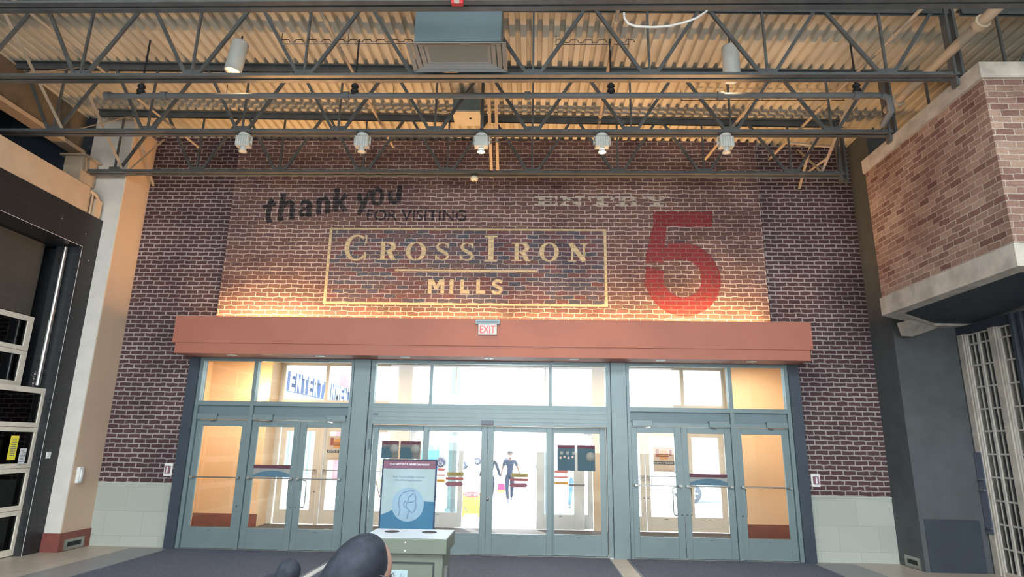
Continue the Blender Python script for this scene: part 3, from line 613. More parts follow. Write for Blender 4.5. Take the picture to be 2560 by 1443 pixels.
MB().glyph('EXIT', -.82, -.57, 3.425, 3.55, 9.742, .01).build('lettering', 'redtext', t)

# ------------------------------------------------------------------ inner storefront
struct(MB().box(-5.80, -5.63, 10.30, 10.60, 0, 3.05).build('trim_8', 'black'), 'dark blue grey jamb left of the doors', 'jamb')
struct(MB().box(4.255, 4.43, 10.30, 10.60, 0, 3.05).build('trim_9', 'black'), 'dark blue grey jamb right of the doors', 'jamb')
YF0, YF1 = 10.34, 10.46
for i, (x0, x1, nm_) in enumerate(((-2.965, -2.69, 'left'), (1.335, 1.585, 'right'))):
    struct(MB().box(x0, x1, 10.31, 10.5, 0, 3.05).build('trim_%d' % (10 + i), 'frame'), 'grey green %s column between the door bays' % nm_, 'column')
for i, x in enumerate((-2.967, -2.688, 1.333, 1.587)):
    struct(MB().box(x - .004, x + .004, 10.302, 10.312 if 0 else 10.34, 0, 3.05).build('trim_%d' % (20 + i), 'black'), 'thin dark joint beside a door column', 'joint')
bays = [(-5.63, -2.965, -4.66), (1.585, 4.255, 3.30)]
wn = 1
for bi, (x0, x1, xm) in enumerate(bays):
    m = MB(); m.box(x0, x0 + .06, YF0, YF1, 0, 3.05); m.box(x1 - .06, x1, YF0, YF1, 0, 3.05); m.box(xm - .032, xm + .032, YF0, YF1, 0, 3.0)
    m.box(x0 + .06, x1 - .06, YF0, YF1, 3.0, 3.05)
    for a, bb in ((x0 + .06, xm - .032), (xm + .032, x1 - .06)):
        m.box(a, bb, YF0, YF1, 2.255, 2.325); m.box(a, bb, YF0 + .01, YF1, 2.02, 2.08)
    struct(m.build('trim_%d' % (12 + bi), 'frame'), 'grey green door frame of the %s bay' % ('left', 'right')[bi], 'door frame')
    for a, bb in ((x0 + .06, xm - .032), (xm + .032, x1 - .06)):
        wt = struct(empty('window_%d' % wn, ((a + bb) / 2, 10.40, 2.325)), 'transom window %d of the inner storefront' % wn, 'window'); wn += 1
        MB().box(a, bb, 10.398, 10.404, 2.325, 3.0).build('glass_pane', 'glass', wt)
        MB().box(a, bb, 10.39, 10.44, 2.08, 2.255).build('header_panel', 'frame2', wt)
m = MB(); m.box(-2.69, -2.61, YF0, YF1, 0, 3.05); m.box(1.255, 1.335, YF0, YF1, 0, 3.05); m.box(-2.61, 1.255, YF0, YF1, 3.0, 3.05); m.box(-2.61, 1.255, YF0, YF1, 2.255, 2.325)
m.box(-1.685, -1.635, YF0, YF1, 2.325, 3.0); m.box(.31, .36, YF0, YF1, 2.325, 3.0)
struct(m.build('trim_14', 'frame'), 'grey green frame of the sliding door bay', 'door frame')
for a, bb in ((-2.61, -1.685), (-1.635, .31), (.36, 1.255)):
    wt = struct(empty('window_%d' % wn, ((a + bb) / 2, 10.40, 2.325)), 'transom window %d of the inner storefront' % wn, 'window'); wn += 1
    MB().box(a, bb, 10.398, 10.404, 2.325, 3.0).build('glass_pane', 'glass', wt)
t = thing('door_operator', 'long ribbed automatic door header above the sliding doors', 'door operator', (-.68, 10.3, 1.99))
m = MB().box(-2.61, 1.255, 10.27, 10.45, 1.99, 2.25)
for z in (2.05, 2.11, 2.19): m.box(-2.61, 1.255, 10.263, 10.27, z, z + .022)
m.build('housing', 'frame', t); MB().box(-.79, -.60, 10.22, 10.262, 2.0, 2.07).build('motion_sensor', 'slate', t)
MB().box(-2.58, -2.50, 10.255, 10.262, 2.13, 2.155).build('badge', 'slate', t)

dn_ = [1]
def leaf(x0, x1, y, z1, label, mat='frame', glass=(.10, .10, .31, .10), hinge='l', bar=True, pull=True, closer=True, z0=.015, yb=.045, pullside=1, lock=True):
    d = struct(empty('door_%d' % dn_[0], ((x0 + x1) / 2, y, 0)), label, 'door'); dn_[0] += 1
    l, r, b_, t_ = glass
    bevel(MB().ring(x0, x1, z0, z1, y, y + yb, l, r, b_, t_).build('frame', mat, d), .003, 1)
    MB().box(x0 + l, x1 - r, y + .018, y + .025, z0 + b_, z1 - t_).build('glass_pane', 'glass', d)
    if bar:
        m = MB().tube([(x0 + .03, y - .055, 1.10), (x1 - .03, y - .055, 1.10)], .011, 8)
        for q in (x0 + .05, x1 - .05): m.box(q - .022, q + .022, y - .068, y, 1.085, 1.115)
        m.build('push_bar', 'bar', d)
    if pull:
        xp = (x1 - r * .55) if hinge == 'l' else (x0 + l * .55); s = -1 if hinge == 'l' else 1; xq = xp + s * .085
        MB().tube([(xp, y + yb, 1.08), (xq, y + yb + .05, 1.06), (xq, y + yb + .07, .98), (xq, y + yb + .07, .70), (xq - s * .01, y + yb + .06, .65), (xp, y + yb, .64)], .011, 8).build('pull_handle', 'bar', d)
    if lock:
        xl = (x1 - .035) if hinge == 'l' else (x0 + .035)
        MB().lathe([(0, 0), (.014, 0), (.014, .01)], (xl, y - .008, .66), 12, 'y').build('lock_cylinder', 'slate', d)
    if closer:
        xc = x0 + .02 if hinge == 'l' else x1 - .35
        bevel(MB().box(xc, xc + .33, y - .07, y - .008, z1 + .005, z1 + .10).build('door_closer', 'frame', d), .004)
        xa = xc + (.30 if hinge == 'l' else .03); MB().bar((xa, y - .04, z1 - .005), (xa - .08 if hinge == 'l' else xa + .08, y - .02, z1 - .02), .02, .01).build('closer_arm', 'bar', d)
    MB().box((x0 + x1) / 2 - .03, (x0 + x1) / 2 + .03, y - .004, y, z0 + b_ - .045, z0 + b_ - .035).build('maker_plate', 'slate', d)
    return d
Y = 10.375
leaf(-5.565, -4.695, Y, 2.015, 'single door at the far left of the entrance')
leaf(-4.625, -3.815, Y, 2.015, 'left leaf of the left double door')
leaf(-3.805, -3.03, Y, 2.015, 'right leaf of the left double door', hinge='r')
leaf(1.65, 2.455, Y, 2.015, 'left leaf of the right double door')
leaf(2.465, 3.265, Y, 2.015, 'right leaf of the right double door', hinge='r')
leaf(3.335, 4.19, Y, 2.015, 'single door at the far right of the entrance', hinge='r')
kw = dict(bar=False, pull=False, closer=False, lock=False)
leaf(-2.60, -1.69, 10.42, 1.98, 'fixed glass side panel left of the sliding doors', glass=(.09, .07, .30, .09), **kw)
leaf(-1.745, -.691, 10.36, 1.98, 'left sliding door leaf', glass=(.09, .10, .31, .085), **kw)
leaf(-.689, .365, 10.36, 1.98, 'right sliding door leaf', glass=(.10, .09, .31, .085), **kw)
leaf(.33, 1.245, 10.42, 1.98, 'fixed glass side panel right of the sliding doors', glass=(.07, .10, .31, .09), **kw)
tag(MB().lathe([(0, 0), (.02, 0), (.02, .012), (.012, .012)], (-.665, 10.348, .84), 14, 'y').build('thumb_turn', 'bar'), 'small round lock on the sliding door stile', 'lock')
struct(MB().box(-5.63, 4.255, 10.33, 10.46, 0, .013).build('trim_15', 'bar'), 'metal threshold under the doors', 'threshold')

# ------------------------------------------------------------------ vestibule and outer storefront
w = MB(); w.box(-7.0, -6.8, 10.6, 13.7, 0, 3.6); w.box(-7.0, -5.80, 10.75, 10.80, 0, 3.6); w.box(-7.0, -5.5, 13.0, 13.7, 0, 3.6)
struct(w.build('wall_vestibule_left', 'orange'), 'orange cream vestibule wall behind the left doors', 'wall')
w = MB(); w.box(5.4, 5.6, 10.6, 13.7, 0, 3.6); w.box(4.43, 5.6, 10.75, 10.80, 0, 3.6); w.box(4.18, 5.6, 13.0, 13.7, 0, 3.6)
struct(w.build('wall_vestibule_right', 'orange'), 'orange cream vestibule wall behind the right doors', 'wall')
struct(MB().box(-6.8, -5.485, 12.985, 13.0, 0, .25).build('baseboard_vestibule_left', 'redbase'), 'red baseboard behind the left doors', 'baseboard')
struct(MB().box(4.165, 5.4, 12.985, 13.0, 0, .25).build('baseboard_vestibule_right', 'redbase'), 'red baseboard behind the right doors', 'baseboard')
struct(MB().box(-7.0, 5.6, 10.75, 13.8, 3.45, 3.62).build('ceiling_vestibule', 'white'), 'white vestibule ceiling', 'ceiling')
# outer frame
YO = 13.55
m = MB()
for a, bb in ((-5.5, -5.40), (-4.50, -4.43), (-2.90, -2.86), (1.585, 1.64), (3.24, 3.32), (4.12, 4.18)): m.box(a, bb, YO - .05, YO + .06, 0, 3.45)
for a, bb in ((-5.40, -4.50), (-4.43, -2.90), (-2.58, 1.34), (1.64, 3.24), (3.32, 4.12)):
    m.box(a, bb, YO - .05, YO + .06, 3.32, 3.45); m.box(a, bb, YO - .05, YO + .06, 2.44, 2.57)
for a, bb in ((-5.40, -4.50), (-4.43, -2.90), (1.64, 3.24), (3.32, 4.12)): m.box(a, bb, YO - .03, YO + .05, 2.03, 2.44)
for a in (-1.62, .33): m.box(a - .02, a + .02, YO - .05, YO + .06, 2.57, 3.32)
m.box(-2.58, 1.34, YO - .12, YO + .06, 2.03, 2.44)
struct(m.build('trim_16', 'tanframe'), 'tan metal frame of the outer storefront', 'door frame')
for i, (a, bb) in enumerate(((-2.86, -2.58), (1.34, 1.585))): struct(MB().box(a, bb, YO - .1, YO + .1, 0, 3.45).build('trim_%d' % (17 + i), 'cream'), 'tan %s column of the outer storefront' % ('left', 'right')[i], 'column')
for a, bb in ((-5.40, -4.50), (-4.43, -2.90), (-2.58, -1.64), (-1.60, .31), (.35, 1.34), (1.64, 3.24), (3.32, 4.12)):
    wt = struct(MB().box(a, bb, YO - .003, YO + .003, 2.57, 3.32).build('window_%d' % wn, 'glass'), 'outer transom window %d' % wn, 'window'); wn += 1
g2 = dict(mat='tanframe', closer=False)
leaf(-5.38, -4.52, YO, 2.02, 'outer door leaf at the far left', glass=(.12, .12, .28, .12), **g2)
leaf(-4.42, -3.67, YO, 2.02, 'left leaf of the outer left double door', glass=(.10, .10, .28, .12), **g2)
leaf(-3.66, -2.91, YO, 2.02, 'right leaf of the outer left double door', glass=(.10, .10, .28, .12), hinge='r', **g2)
leaf(1.65, 2.43, YO, 2.02, 'left leaf of the outer right double door', glass=(.09, .10, .28, .12), **g2)
leaf(2.44, 3.23, YO, 2.02, 'right leaf of the outer right double door', glass=(.09, .10, .28, .12), hinge='r', **g2)
leaf(3.33, 4.11, YO, 2.02, 'outer door leaf at the far right', glass=(.10, .12, .28, .12), hinge='r', **g2)
k2 = dict(mat='greyframe', bar=False, pull=False, closer=False, lock=False)
leaf(-2.57, -1.55, YO + .02, 2.02, 'fixed outer panel left of the open sliding doors', glass=(.10, .10, .29, .10), **k2)
leaf(-2.40, -1.40, YO - .07, 2.02, 'outer left sliding leaf standing open', glass=(.10, .10, .29, .10), **k2)
leaf(.15, 1.15, YO - .07, 2.02, 'outer right sliding leaf standing open', glass=(.16, .22, .29, .10), **k2)
leaf(.31, 1.33, YO + .02, 2.02, 'fixed outer panel right of the open sliding doors', glass=(.10, .10, .29, .10), **k2)
t = thing('wall_glow_lamp', 'small lamp added on the orange vestibule wall for a reflected warm glow', 'lamp', (-5.53, 12.96, 2.5))  # lamp added to stand in for a warm reflection in the glass
MB().lathe([(.0, 0), (.05, 0), (.06, .05), (.02, .12)], (-5.56, 12.93, 2.50), 14).build('shade', glowmat('wall_lamp_glow', (1, .7, .25), 5.0), t); MB().box(-5.58, -5.54, 12.95, 13.0, 2.49, 2.55).build('bracket', 'white', t)
light('wall_glow_light', 'POINT', (-5.56, 12.84, 2.66), 14, (1, .62, .22), shadow_soft_size=.05)

# ------------------------------------------------------------------ things on the doors
def col(name, c, **k): return pm(name, c, .7, **k)
M['burg'] = col('burgundy_print', (.10, .03, .05)); M['mauve'] = col('mauve_print', (.15, .07, .10)); M['blueprint'] = col('blue_print', (.075, .155, .215)); M['pblue'] = col('poster_blue', (.028, .115, .20)); M['paper'] = col('pale_poster_paper', (.26, .33, .34))
M['lightblue'] = col('light_blue_disc', (.19, .29, .36)); M['ink'] = col('slate_ink', (.10, .16, .24)); M['whiteink'] = col('white_ink', (.72, .72, .75)); M['yellow'] = col('safety_yellow', (.90, .78, .06)); M['sred'] = col('sign_red', (.60, .08, .09))
M['olive'] = col('ochre_sticker', (.33, .27, .10)); M['rust'] = col('dull_red_sticker', (.33, .09, .08)); M['plum'] = col('plum_sticker', (.22, .10, .13)); M['amber'] = col('amber_sticker', (.75, .42, .06)); M['salmon'] = col('pale_red_sticker', (.65, .22, .2))
M['poster_tan'] = col('tan_poster', (.56, .45, .38)); M['ptext'] = col('gold_print', (.70, .50, .16)); M['bun'] = col('bun_brown', (.62, .28, .09)); M['meat'] = col('meat_brown', (.22, .08, .04)); M['smoke'] = col('grey_brown_poster', (.14, .135, .13)); M['tealp'] = col('dark_teal_poster', (.045, .10, .13)); M['wheel'] = col('blue_sticker', (.16, .20, .42))
def notice(x0, x1, z0, z1, y, label):
    t = thing('notice', label, 'notice', ((x0 + x1) / 2, y, z0), 'safety notices on the door glass')
    MB().box(x0, x1, y - .002, y, z0, z1).build('sheet', 'poster_tan' if 0 else 'smokegrey' if 'smokegrey' in M else 'paper', t)
    MB().rect(x0, x1, z1 - .055, z1, y - .003).build('header', 'burg', t)
    MB().glyph('YOUR SAFETY IS OUR NUMBER ONE PRIORITY', x0 + .08, x1 - .08, z1 - .035, z1 - .02, y - .0035).build('header_text', 'mauve', t)
    m = MB(); m.glyph('Mask / Face Covering is required', x0 + .12, x1 - .12, z1 - .095, z1 - .08, y - .003); m.glyph('while at the shopping centre.', x0 + .15, x1 - .15, z1 - .12, z1 - .105, y - .003); m.build('text', 'ink', t)
    n_ = 14; pts = [(x0, z0)] + [(x0 + (x1 - x0) * i / n_, z0 + .008 + .095 * math.sin(PI * (.12 + .72 * i / n_)) ** 1.3) for i in range(n_ + 1)] + [(x1, z0)]
    MB().poly(pts, y - .0032).build('wave', 'blueprint', t)
M['standframe'] = col('navy_frame', (.02, .028, .06)); M['smokegrey'] = col('grey_notice_paper', (.28, .29, .27))
notice(-4.53, -3.905, 1.115, 1.305, 10.384, 'grey notice with blue wave on the left double door glass')
notice(2.55, 3.17, 1.115, 1.29, 10.384, 'grey notice with blue wave on the right double door glass')
def burger(xc, y, z0, label, wd=.46, xo=0):
    t = thing('burger_poster', label, 'poster', (xc, y, z0), 'burger restaurant posters')
    x0, x1 = xc - wd / 2, xc + wd / 2
    MB().box(x0, x1, y - .002, y, z0, z0 + .50).build('sheet', 'poster_tan', t)
    MB().rect(x0, x1, z0 + .15, z0 + .21, y - .003).build('title_band', 'dark', t); MB().glyph('SOUTH ST BURGER', x0 + .02, x1 - .02, z0 + .162, z0 + .198, y - .004, .01).build('title', 'whiteink', t)
    m = MB(); m.glyph('Try something new at', x0 + .07, x1 - .07, z0 + .112, z0 + .132, y - .003); m.glyph('South Street Burger!', x0 + .07, x1 - .07, z0 + .075, z0 + .095, y - .003); m.build('caption', 'ptext', t)
    MB().glyph('Located in Hall 2 Court', x0 + .06, x1 - .06, z0 + .03, z0 + .048, y - .003).build('small_caption', 'meat', t)
    z = z0 + .33; MB().poly([(xc + .095 * math.cos(a), z + .04 + .075 * math.sin(a)) for a in [PI * i / 12 for i in range(13)]], y - .0045).build('bun_top', 'bun', t)
    m = MB(); m.rect(xc - .10, xc + .10, z + .015, z + .038, y - .0045); m.rect(xc - .095, xc + .095, z - .03, z - .012, y - .0045); m.build('patty', 'meat', t)
    m = MB(); m.rect(xc - .10, xc + .10, z - .01, z + .013, y - .0044); m.rect(xc - .09, xc + .09, z - .075, z - .032, y - .0044); m.build('filling', 'bun', t)
    MB().rect(xc - .17, xc - .10, z - .03, z + .13, y - .0035).build('drink_cup', 'rust', t); MB().rect(xc + .11, xc + .17, z, z + .12, y - .0035).build('fries_box', 'rust', t)
burger(-4.12, 13.54, 1.31, 'burger poster seen through the left double door')
burger(2.83, 13.54, 1.19, 'burger poster seen through the right double door', .44)
def sticker(x0, x1, z0, z1, y, mat, label, text=None, pointed=False, tm='dark'):
    t = thing('sticker', label, 'sticker', ((x0 + x1) / 2, y, z0), 'door stickers')
    if pointed:
        h = (z1 - z0) / 2; MB().prismy([(x0 + h, z0), (x1 - h, z0), (x1, z0 + h), (x1 - h, z1), (x0 + h, z1), (x0, z0 + h)], y - .002, y).build('label_sheet', mat, t)
    else: bevel(MB().box(x0, x1, y - .002, y, z0, z1).build('label_sheet', mat, t), .0008)
    if text: MB().glyph(text, x0 + (x1 - x0) * .16, x1 - (x1 - x0) * .16, z0 + (z1 - z0) * .28, z0 + (z1 - z0) * .72, y - .003).build('lettering', tm, t)
for (xo, side) in ((-1.185, 'left'), (-.145, 'right')):
    sticker(xo - .15, xo + .12, 1.185, 1.245, 10.375, 'olive', 'ochre caution strip on the %s sliding door' % side, 'CAUTION')
    sticker(xo - .17, xo + .12, 1.125, 1.165, 10.375, 'rust', 'thin dull red strip on the %s sliding door' % side, 'AUTOMATIC DOOR', False, 'plum')
    sticker(xo - .18, xo + .12, 1.03, 1.095, 10.375, 'plum', 'plum arrow strip on the %s sliding door' % side, 'AUTOMATIC DOOR', True, 'rust')
sticker(-1.53, -1.405, 1.20, 1.24, 13.44, 'salmon', 'small pale red strip on the outer left sliding leaf', 'DO NOT ENTER', True, 'sred') if 0 else None
for (xc, side, wd) in ((-1.86, 'left', .17), (.66, 'right', .30)):
    y = 13.48
    sticker(xc - wd / 2, xc + wd / 2, 1.13, 1.185, y, 'salmon', 'upper pale red strip on the outer %s sliding leaf' % side, 'AUTOMATIC DOOR', True, 'sred')
    sticker(xc - wd / 2, xc + wd / 2, 1.03, 1.065, y, 'salmon', 'lower pale red strip on the outer %s sliding leaf' % side, 'AUTOMATIC DOOR', False, 'sred')
    sticker(xc - wd / 2, xc + wd / 2, .90, .96, y, 'amber', 'amber caution strip on the outer %s sliding leaf' % side, 'CAUTION')
sticker(.63, .90, 1.06, 1.09, 10.43, 'smoke', 'thin grey strip on the right fixed panel')
sticker(-2.655, -2.62, 1.58, 1.75, 10.338, 'slate', 'narrow vertical dark switch plate on the left sliding frame')
def poster(x0, x1, z0, z1, y, mat, label, kind):
    t = thing('poster', label, 'poster', ((x0 + x1) / 2, y, z0), 'dark posters on the fixed door panels')
    MB().box(x0, x1, y, y + .003, z0, z1).build('sheet', mat, t)
    MB().rect(x0, x1, z1 - .05, z1, y - .001).build('header', 'burg', t)
    if kind == 'disc':
        MB().lathe([(0, 0), (.075, 0), (.075, .0005)], (x0 + (x1 - x0) * .75, y - .0015, z0 + (z1 - z0) * .55), 20, 'y').build('disc', 'smokegrey', t)
        MB().poly([(x0, z0)] + [(x0 + (x1 - x0) * i / 8, z0 + (z1 - z0) * (.66 - .02 * (i - 2) ** 2 * .4)) for i in range(6)] + [(x0 + (x1 - x0) * .62, z0)], y - .001).build('wave', 'tealp', t)
    else:
        m = MB()
        for k in range(3): m.rect(x0 + .04 + k * .1, x0 + .09 + k * .1, z0 + .25, z1 - .1, y - .001)
        m.build('window_print', 'smokegrey', t)
        m = MB()
        for k in range(4): m.poly([(x0 + .05 + k * .065 + .02 * math.cos(a), z0 + .2 + .015 * (k % 2) + .02 * math.sin(a)) for a in [2 * PI * i / 10 for i in range(10)]], y - .0015)
        m.build('face_print', 'poster_tan', t)
poster(-2.44, -2.16, 1.44, 1.72, 10.415, 'smoke', 'grey brown poster on the left fixed panel, nearer the column', 'disc')
poster(-2.13, -1.80, 1.44, 1.72, 10.415, 'smoke', 'grey brown poster on the left fixed panel, nearer the sliding door', 'disc')
poster(.455, .735, 1.30, 1.70, 10.415, 'tealp', 'dark teal poster with printed faces on the right fixed panel', 'faces')
poster(.78, 1.065, 1.30, 1.70, 10.415, 'tealp', 'dark teal poster with a pale disc on the right fixed panel', 'disc')
t = thing('accessibility_sign', 'round wheelchair symbol sticker on the outer sliding leaf', 'sticker', (-1.88, 13.475, 1.2))
MB().lathe([(0, 0), (.115, 0), (.115, .002)], (-1.88, 13.476, 1.30), 28, 'y').build('disc', 'wheel', t)
m = MB(); m.stroke(arc(-1.88, 1.30, .10, .10, 0, 360, 30), .014, 13.474); m.stroke(arc(-1.885, 1.28, .04, .04, 130, 400, 16), .012, 13.474); m.stroke([(-1.895, 1.36), (-1.89, 1.305), (-1.85, 1.30), (-1.83, 1.26)], .013, 13.4735); m.build('wheelchair_symbol', 'whiteink', t)

# caution board in the vestibule
t = thing('caution_sign', 'yellow CAUTION POSSIBLE BLACK ICE board standing outside the open sliding doors', 'safety sign', (-1.45, 16.2, -.075))
T_ = lambda x, z: (x * 1.328, 1.7 - (1.7 - z) * 1.328)
yb_ = 16.2; (a0, zt_), (a1, zb_) = T_(-1.26, .80), T_(-.92, .42); gr_ = -.075
m = MB().prismy([(a0, zb_), (a1, zb_), (a1, zt_), (a0, zt_)], yb_, yb_ + .008)
for q in (a0, a1 - .05): m.box(q, q + .05, yb_, yb_ + .008, gr_, zb_); m.add([(q, yb_ + .01, zt_), (q + .05, yb_ + .01, zt_), (q + .05, yb_ + .3, gr_), (q, yb_ + .3, gr_), (q, yb_ + .02, zt_), (q + .05, yb_ + .02, zt_), (q + .05, yb_ + .31, gr_), (q, yb_ + .31, gr_)], [(0, 1, 2, 3), (7, 6, 5, 4), (0, 4, 5, 1), (3, 2, 6, 7), (0, 3, 7, 4), (1, 5, 6, 2)])
m.build('folding_board', 'yellow', t)
oc = T_(-1.09, .765)
MB().poly([(oc[0] + .22 * math.cos(a), oc[1] + .066 * math.sin(a)) for a in [2 * PI * i / 24 for i in range(24)]], yb_ - .002).build('red_oval', 'sred', t)
def cg(m, body, x0, x1, z0, z1, e): p, q = T_(x0, z0), T_(x1, z1); m.glyph(body, p[0], q[0], p[1], q[1], yb_ - e); return m
cg(MB(), 'CAUTION', -1.225, -.955, .74, .79, .004).build('title', 'whiteink', t)
m = cg(MB(), 'POSSIBLE', -1.22, -.965, .655, .695, .002); cg(m, 'BLACK ICE', -1.25, -.935, .58, .62, .002); m.build('lettering', 'smoke', t)
m = MB(); m.stroke([T_(-1.25, .51), T_(-1.2, .53), T_(-1.16, .51), T_(-1.13, .53)], .016, yb_ - .002); m.stroke([T_(-1.22, .54), T_(-1.19, .49), T_(-1.15, .455)], .018, yb_ - .0025); m.stroke([T_(-1.24, .48), T_(-1.19, .495)], .014, yb_ - .002); m.build('slip_symbol', 'smoke', t)

# pull stations, intercom, floor outlets
for x, z, l in ((-5.97, 1.10, 'left of the doors'), (4.58, 1.12, 'right of the doors')):
    t = thing('pull_station', 'small white and red fire pull station on the brick ' + l, 'fire alarm', (x, 10.43, z), 'fire pull stations')
    bevel(MB().box(x - .07, x + .07, 10.425, 10.449, z, z + .20).build('back_plate', 'white', t), .004); bevel(MB().box(x - .042, x + .042, 10.40, 10.425, z + .04, z + .16).build('red_housing', 'plum', t), .004)
    MB().box(x - .012, x + .012, 10.393, 10.40, z + .05, z + .15).build('handle', 'whiteink', t)
t = thing('wall_intercom', 'white handset box on the cream pilaster corner', 'intercom', (-7.09, 9.90, 1.0))
bevel(MB().box(-7.118, -7.06, 9.87, 9.98, .99, 1.24).build('housing', 'white', t), .02, 3); MB().box(-7.058, -7.04, 9.90, 9.94, 1.03, 1.2).build('handset', 'white', t)
for nm2, x, sx_, yy, l in (('l', -7.10, 1, (9.87, 10.30), 'metal outlet box set in the red baseboard'), ('r', 5.75, -1, (9.9, 10.28), 'metal outlet box at the foot of the dark right wall')):
    t = thing('floor_outlet', l, 'outlet box', (x, sum(yy) / 2, .01))
    MB().ringx(yy[0], yy[1], .01, .17, x, x + sx_ * .012, .06, .06, .05, .045).build('cover_frame', 'bar', t); MB().box(x, x + sx_ * .006, yy[0] + .06, yy[1] - .06, .06, .125).build('recess', 'dark', t)

# ------------------------------------------------------------------ left garage door
def gdoor(x, y0, y1, zs, label, th=.05, st=.10):
    t = thing('garage_door', label, 'garage door', (x, y1, zs[0]))
    for i in range(len(zs) - 1):
        a, bb = zs[i], zs[i + 1]; p = MB().ringx(y0, y1, a, bb - .006, x - th, x, .1, st, .065 if i else .09, .065 if i < len(zs) - 2 else .08)
        y = y1 - 1.6
        while y > y0: p.box(x - th, x, y - .04, y + .04, a + .065, bb - .065); y -= 1.6
        f_ = p.build('panel_frame', 'softmetal', t); MB().box(x - th + .02, x - th + .028, y0 + .1, y1 - st, a + .06, bb - .06).build('glass_pane', 'darkglass', f_)
    return t
g = gdoor(-7.50, 1.1, 9.49, [.012, .64, 1.24, 1.83, 2.42], 'closed glass garage door in the black portal', .05, .12)
gdoor(-7.82, 1.1, 9.30, [2.42, 2.98, 3.52], 'upper glass door section hanging behind the garage door')
M['bronze2'] = tilemat('bronze_tile', (.085, .075, .062), (.13, .115, .095), .62, .42, 'Y', .5, .003)
struct(MB().box(-7.93, -7.89, -2, 9.29, 3.54, 4.72).build('wall_bulkhead_left', 'bronze2'), 'brown bulkhead above the garage door', 'wall')
struct(MB().box(-8.30, -7.80, -2, 9.42, 4.73, 4.9).build('ceiling_portal', 'dark'), 'portal head', 'ceiling')
w = MB(); w.box(-11.5, -11.4, -4, 9.78, 0, 5.0); w.box(-11.5, -7.8, 9.62, 9.78, 0, 5.0); w.box(-11.5, -8.3, -4, 9.7, 4.9, 5.0); w.box(-11.5, -7.8, -4.1, -4, 0, 5)
struct(w.build('wall_restaurant', 'tileblk'), 'dark room behind the garage door', 'wall')  # black tile grid stands in for tile reflections in the door glass
tag(MB().tube([(-7.60, 9.36, 2.46), (-7.60, 9.36, 4.70)], .035, 12).build('door_track_tube', 'chrome'), 'bright vertical metal tube in the black portal', 'tube')
m = MB()
for k in range(7): m.lathe([(.012, -.004), (.016, 0), (.012, .004)], (-7.53, 9.18 + .0 * k, 2.44 + k * .035), 8, 'x' if k % 2 else 'y')
tag(m.build('chain', 'chrome'), 'short metal chain above the garage door frame', 'chain')
t = thing('notice', 'yellow paper notice on the garage door glass', 'notice', (-7.46, 8.98, 1.4))
MB().box(-7.468, -7.466, 8.91, 9.055, 1.36, 1.70).build('sheet', 'yellow', t)
def gx(m, body, y0, y1, z0, z1, x, flip=False):
    vs, fs = textgeo(body, .01); xs = [v[0] for v in vs]; ys_ = [v[1] for v in vs]
    return m.add([(x, y0 + (v[0] - min(xs)) / (max(xs) - min(xs)) * (y1 - y0), z0 + (v[1] - min(ys_)) / (max(ys_) - min(ys_)) * (z1 - z0)) for v in vs], fs)
m = MB(); gx(m, 'NOTICE', 8.95, 9.015, 1.64, 1.66, -7.464)
for k in range(7): m.box(-7.465, -7.464, 8.94, 9.03, 1.60 - k * .03, 1.61 - k * .03)
m.build('text', 'ink', t)
t = thing('notice', 'white paper notice beside the yellow one on the garage door glass', 'notice', (-7.46, 9.18, 1.3))
MB().box(-7.468, -7.466, 9.12, 9.24, 1.30, 1.52).build('sheet', 'white', t)
m = MB(); gx(m, 'PUSH', 9.135, 9.19, 1.48, 1.50, -7.464); gx(m, 'FROM', 9.17, 9.225, 1.45, 1.47, -7.464); gx(m, 'BOTTOM', 9.135, 9.225, 1.40, 1.43, -7.464); gx(m, 'ONLY', 9.14, 9.22, 1.36, 1.385, -7.464)
m.box(-7.465, -7.464, 9.13, 9.23, 1.33, 1.34); m.build('text', 'ink', t)
tag(bevel(MB().box(-7.378, -7.36, 9.52, 9.60, 1.37, 1.47).build('wall_plate', 'white'), .004), 'small white plate on the black portal jamb', 'switch plate')
for k, (y, z) in enumerate(((8.9, 5.02), (9.45, 4.96), (9.62, 4.55))):
    tag(MB().lathe([(0, .004), (.012, .002), (.012, 0)], (-7.379, y, z), 10, 'x').build('stone_anchor', 'chrome'), 'tiny bright anchor stud on the black portal, ' + ['left on its head', 'near its upper corner', 'high on its right jamb'][k], 'stud')

# ------------------------------------------------------------------ hanging brick box on the right
BX, BY0, BY1, BZ0, BZ1 = 5.13, 6.37, 8.90, 3.60, 6.04
pl = [(BX, BY0), (BX, BY1), (6.40, 9.79), (9.38, 9.79), (9.38, BY0)]
t = thing('brick_bulkhead', 'brown brick box hanging over the right storefront with pale stone bands', 'bulkhead', (BX, BY1, BZ0))
o = MB(); n = len(pl)
o.prism(pl, BZ0 + .26, BZ1 - .20); o.build('brick_face', 'boxbrick', t)
def band(z0, z1, e):
    pp = [(BX - e, BY0 - e), (BX - e, BY1 + e * .4), (6.40, 9.79), (9.38, 9.79), (9.38, BY0 - e)]
    return MB().prism(pp, z0, z1)
band(BZ1 - .20, BZ1, .03).build('top_stone_band', 'stonecap', t)
m = MB()
inn = [(BX + .17, BY0 + .2), (BX + .17, BY1 - .10), (6.30, 9.62), (9.2, 9.62), (9.2, BY0 + .2)]
oo = [(BX - .03, BY0 - .03), (BX - .03, BY1 + .01), (6.40, 9.79), (9.38, 9.79), (9.38, BY0 - .03)]
vs = [(x, y, BZ0) for x, y in oo] + [(x, y, BZ0) for x, y in inn] + [(x, y, BZ0 + .26) for x, y in oo] + [(x, y, BZ0 + .26) for x, y in inn]
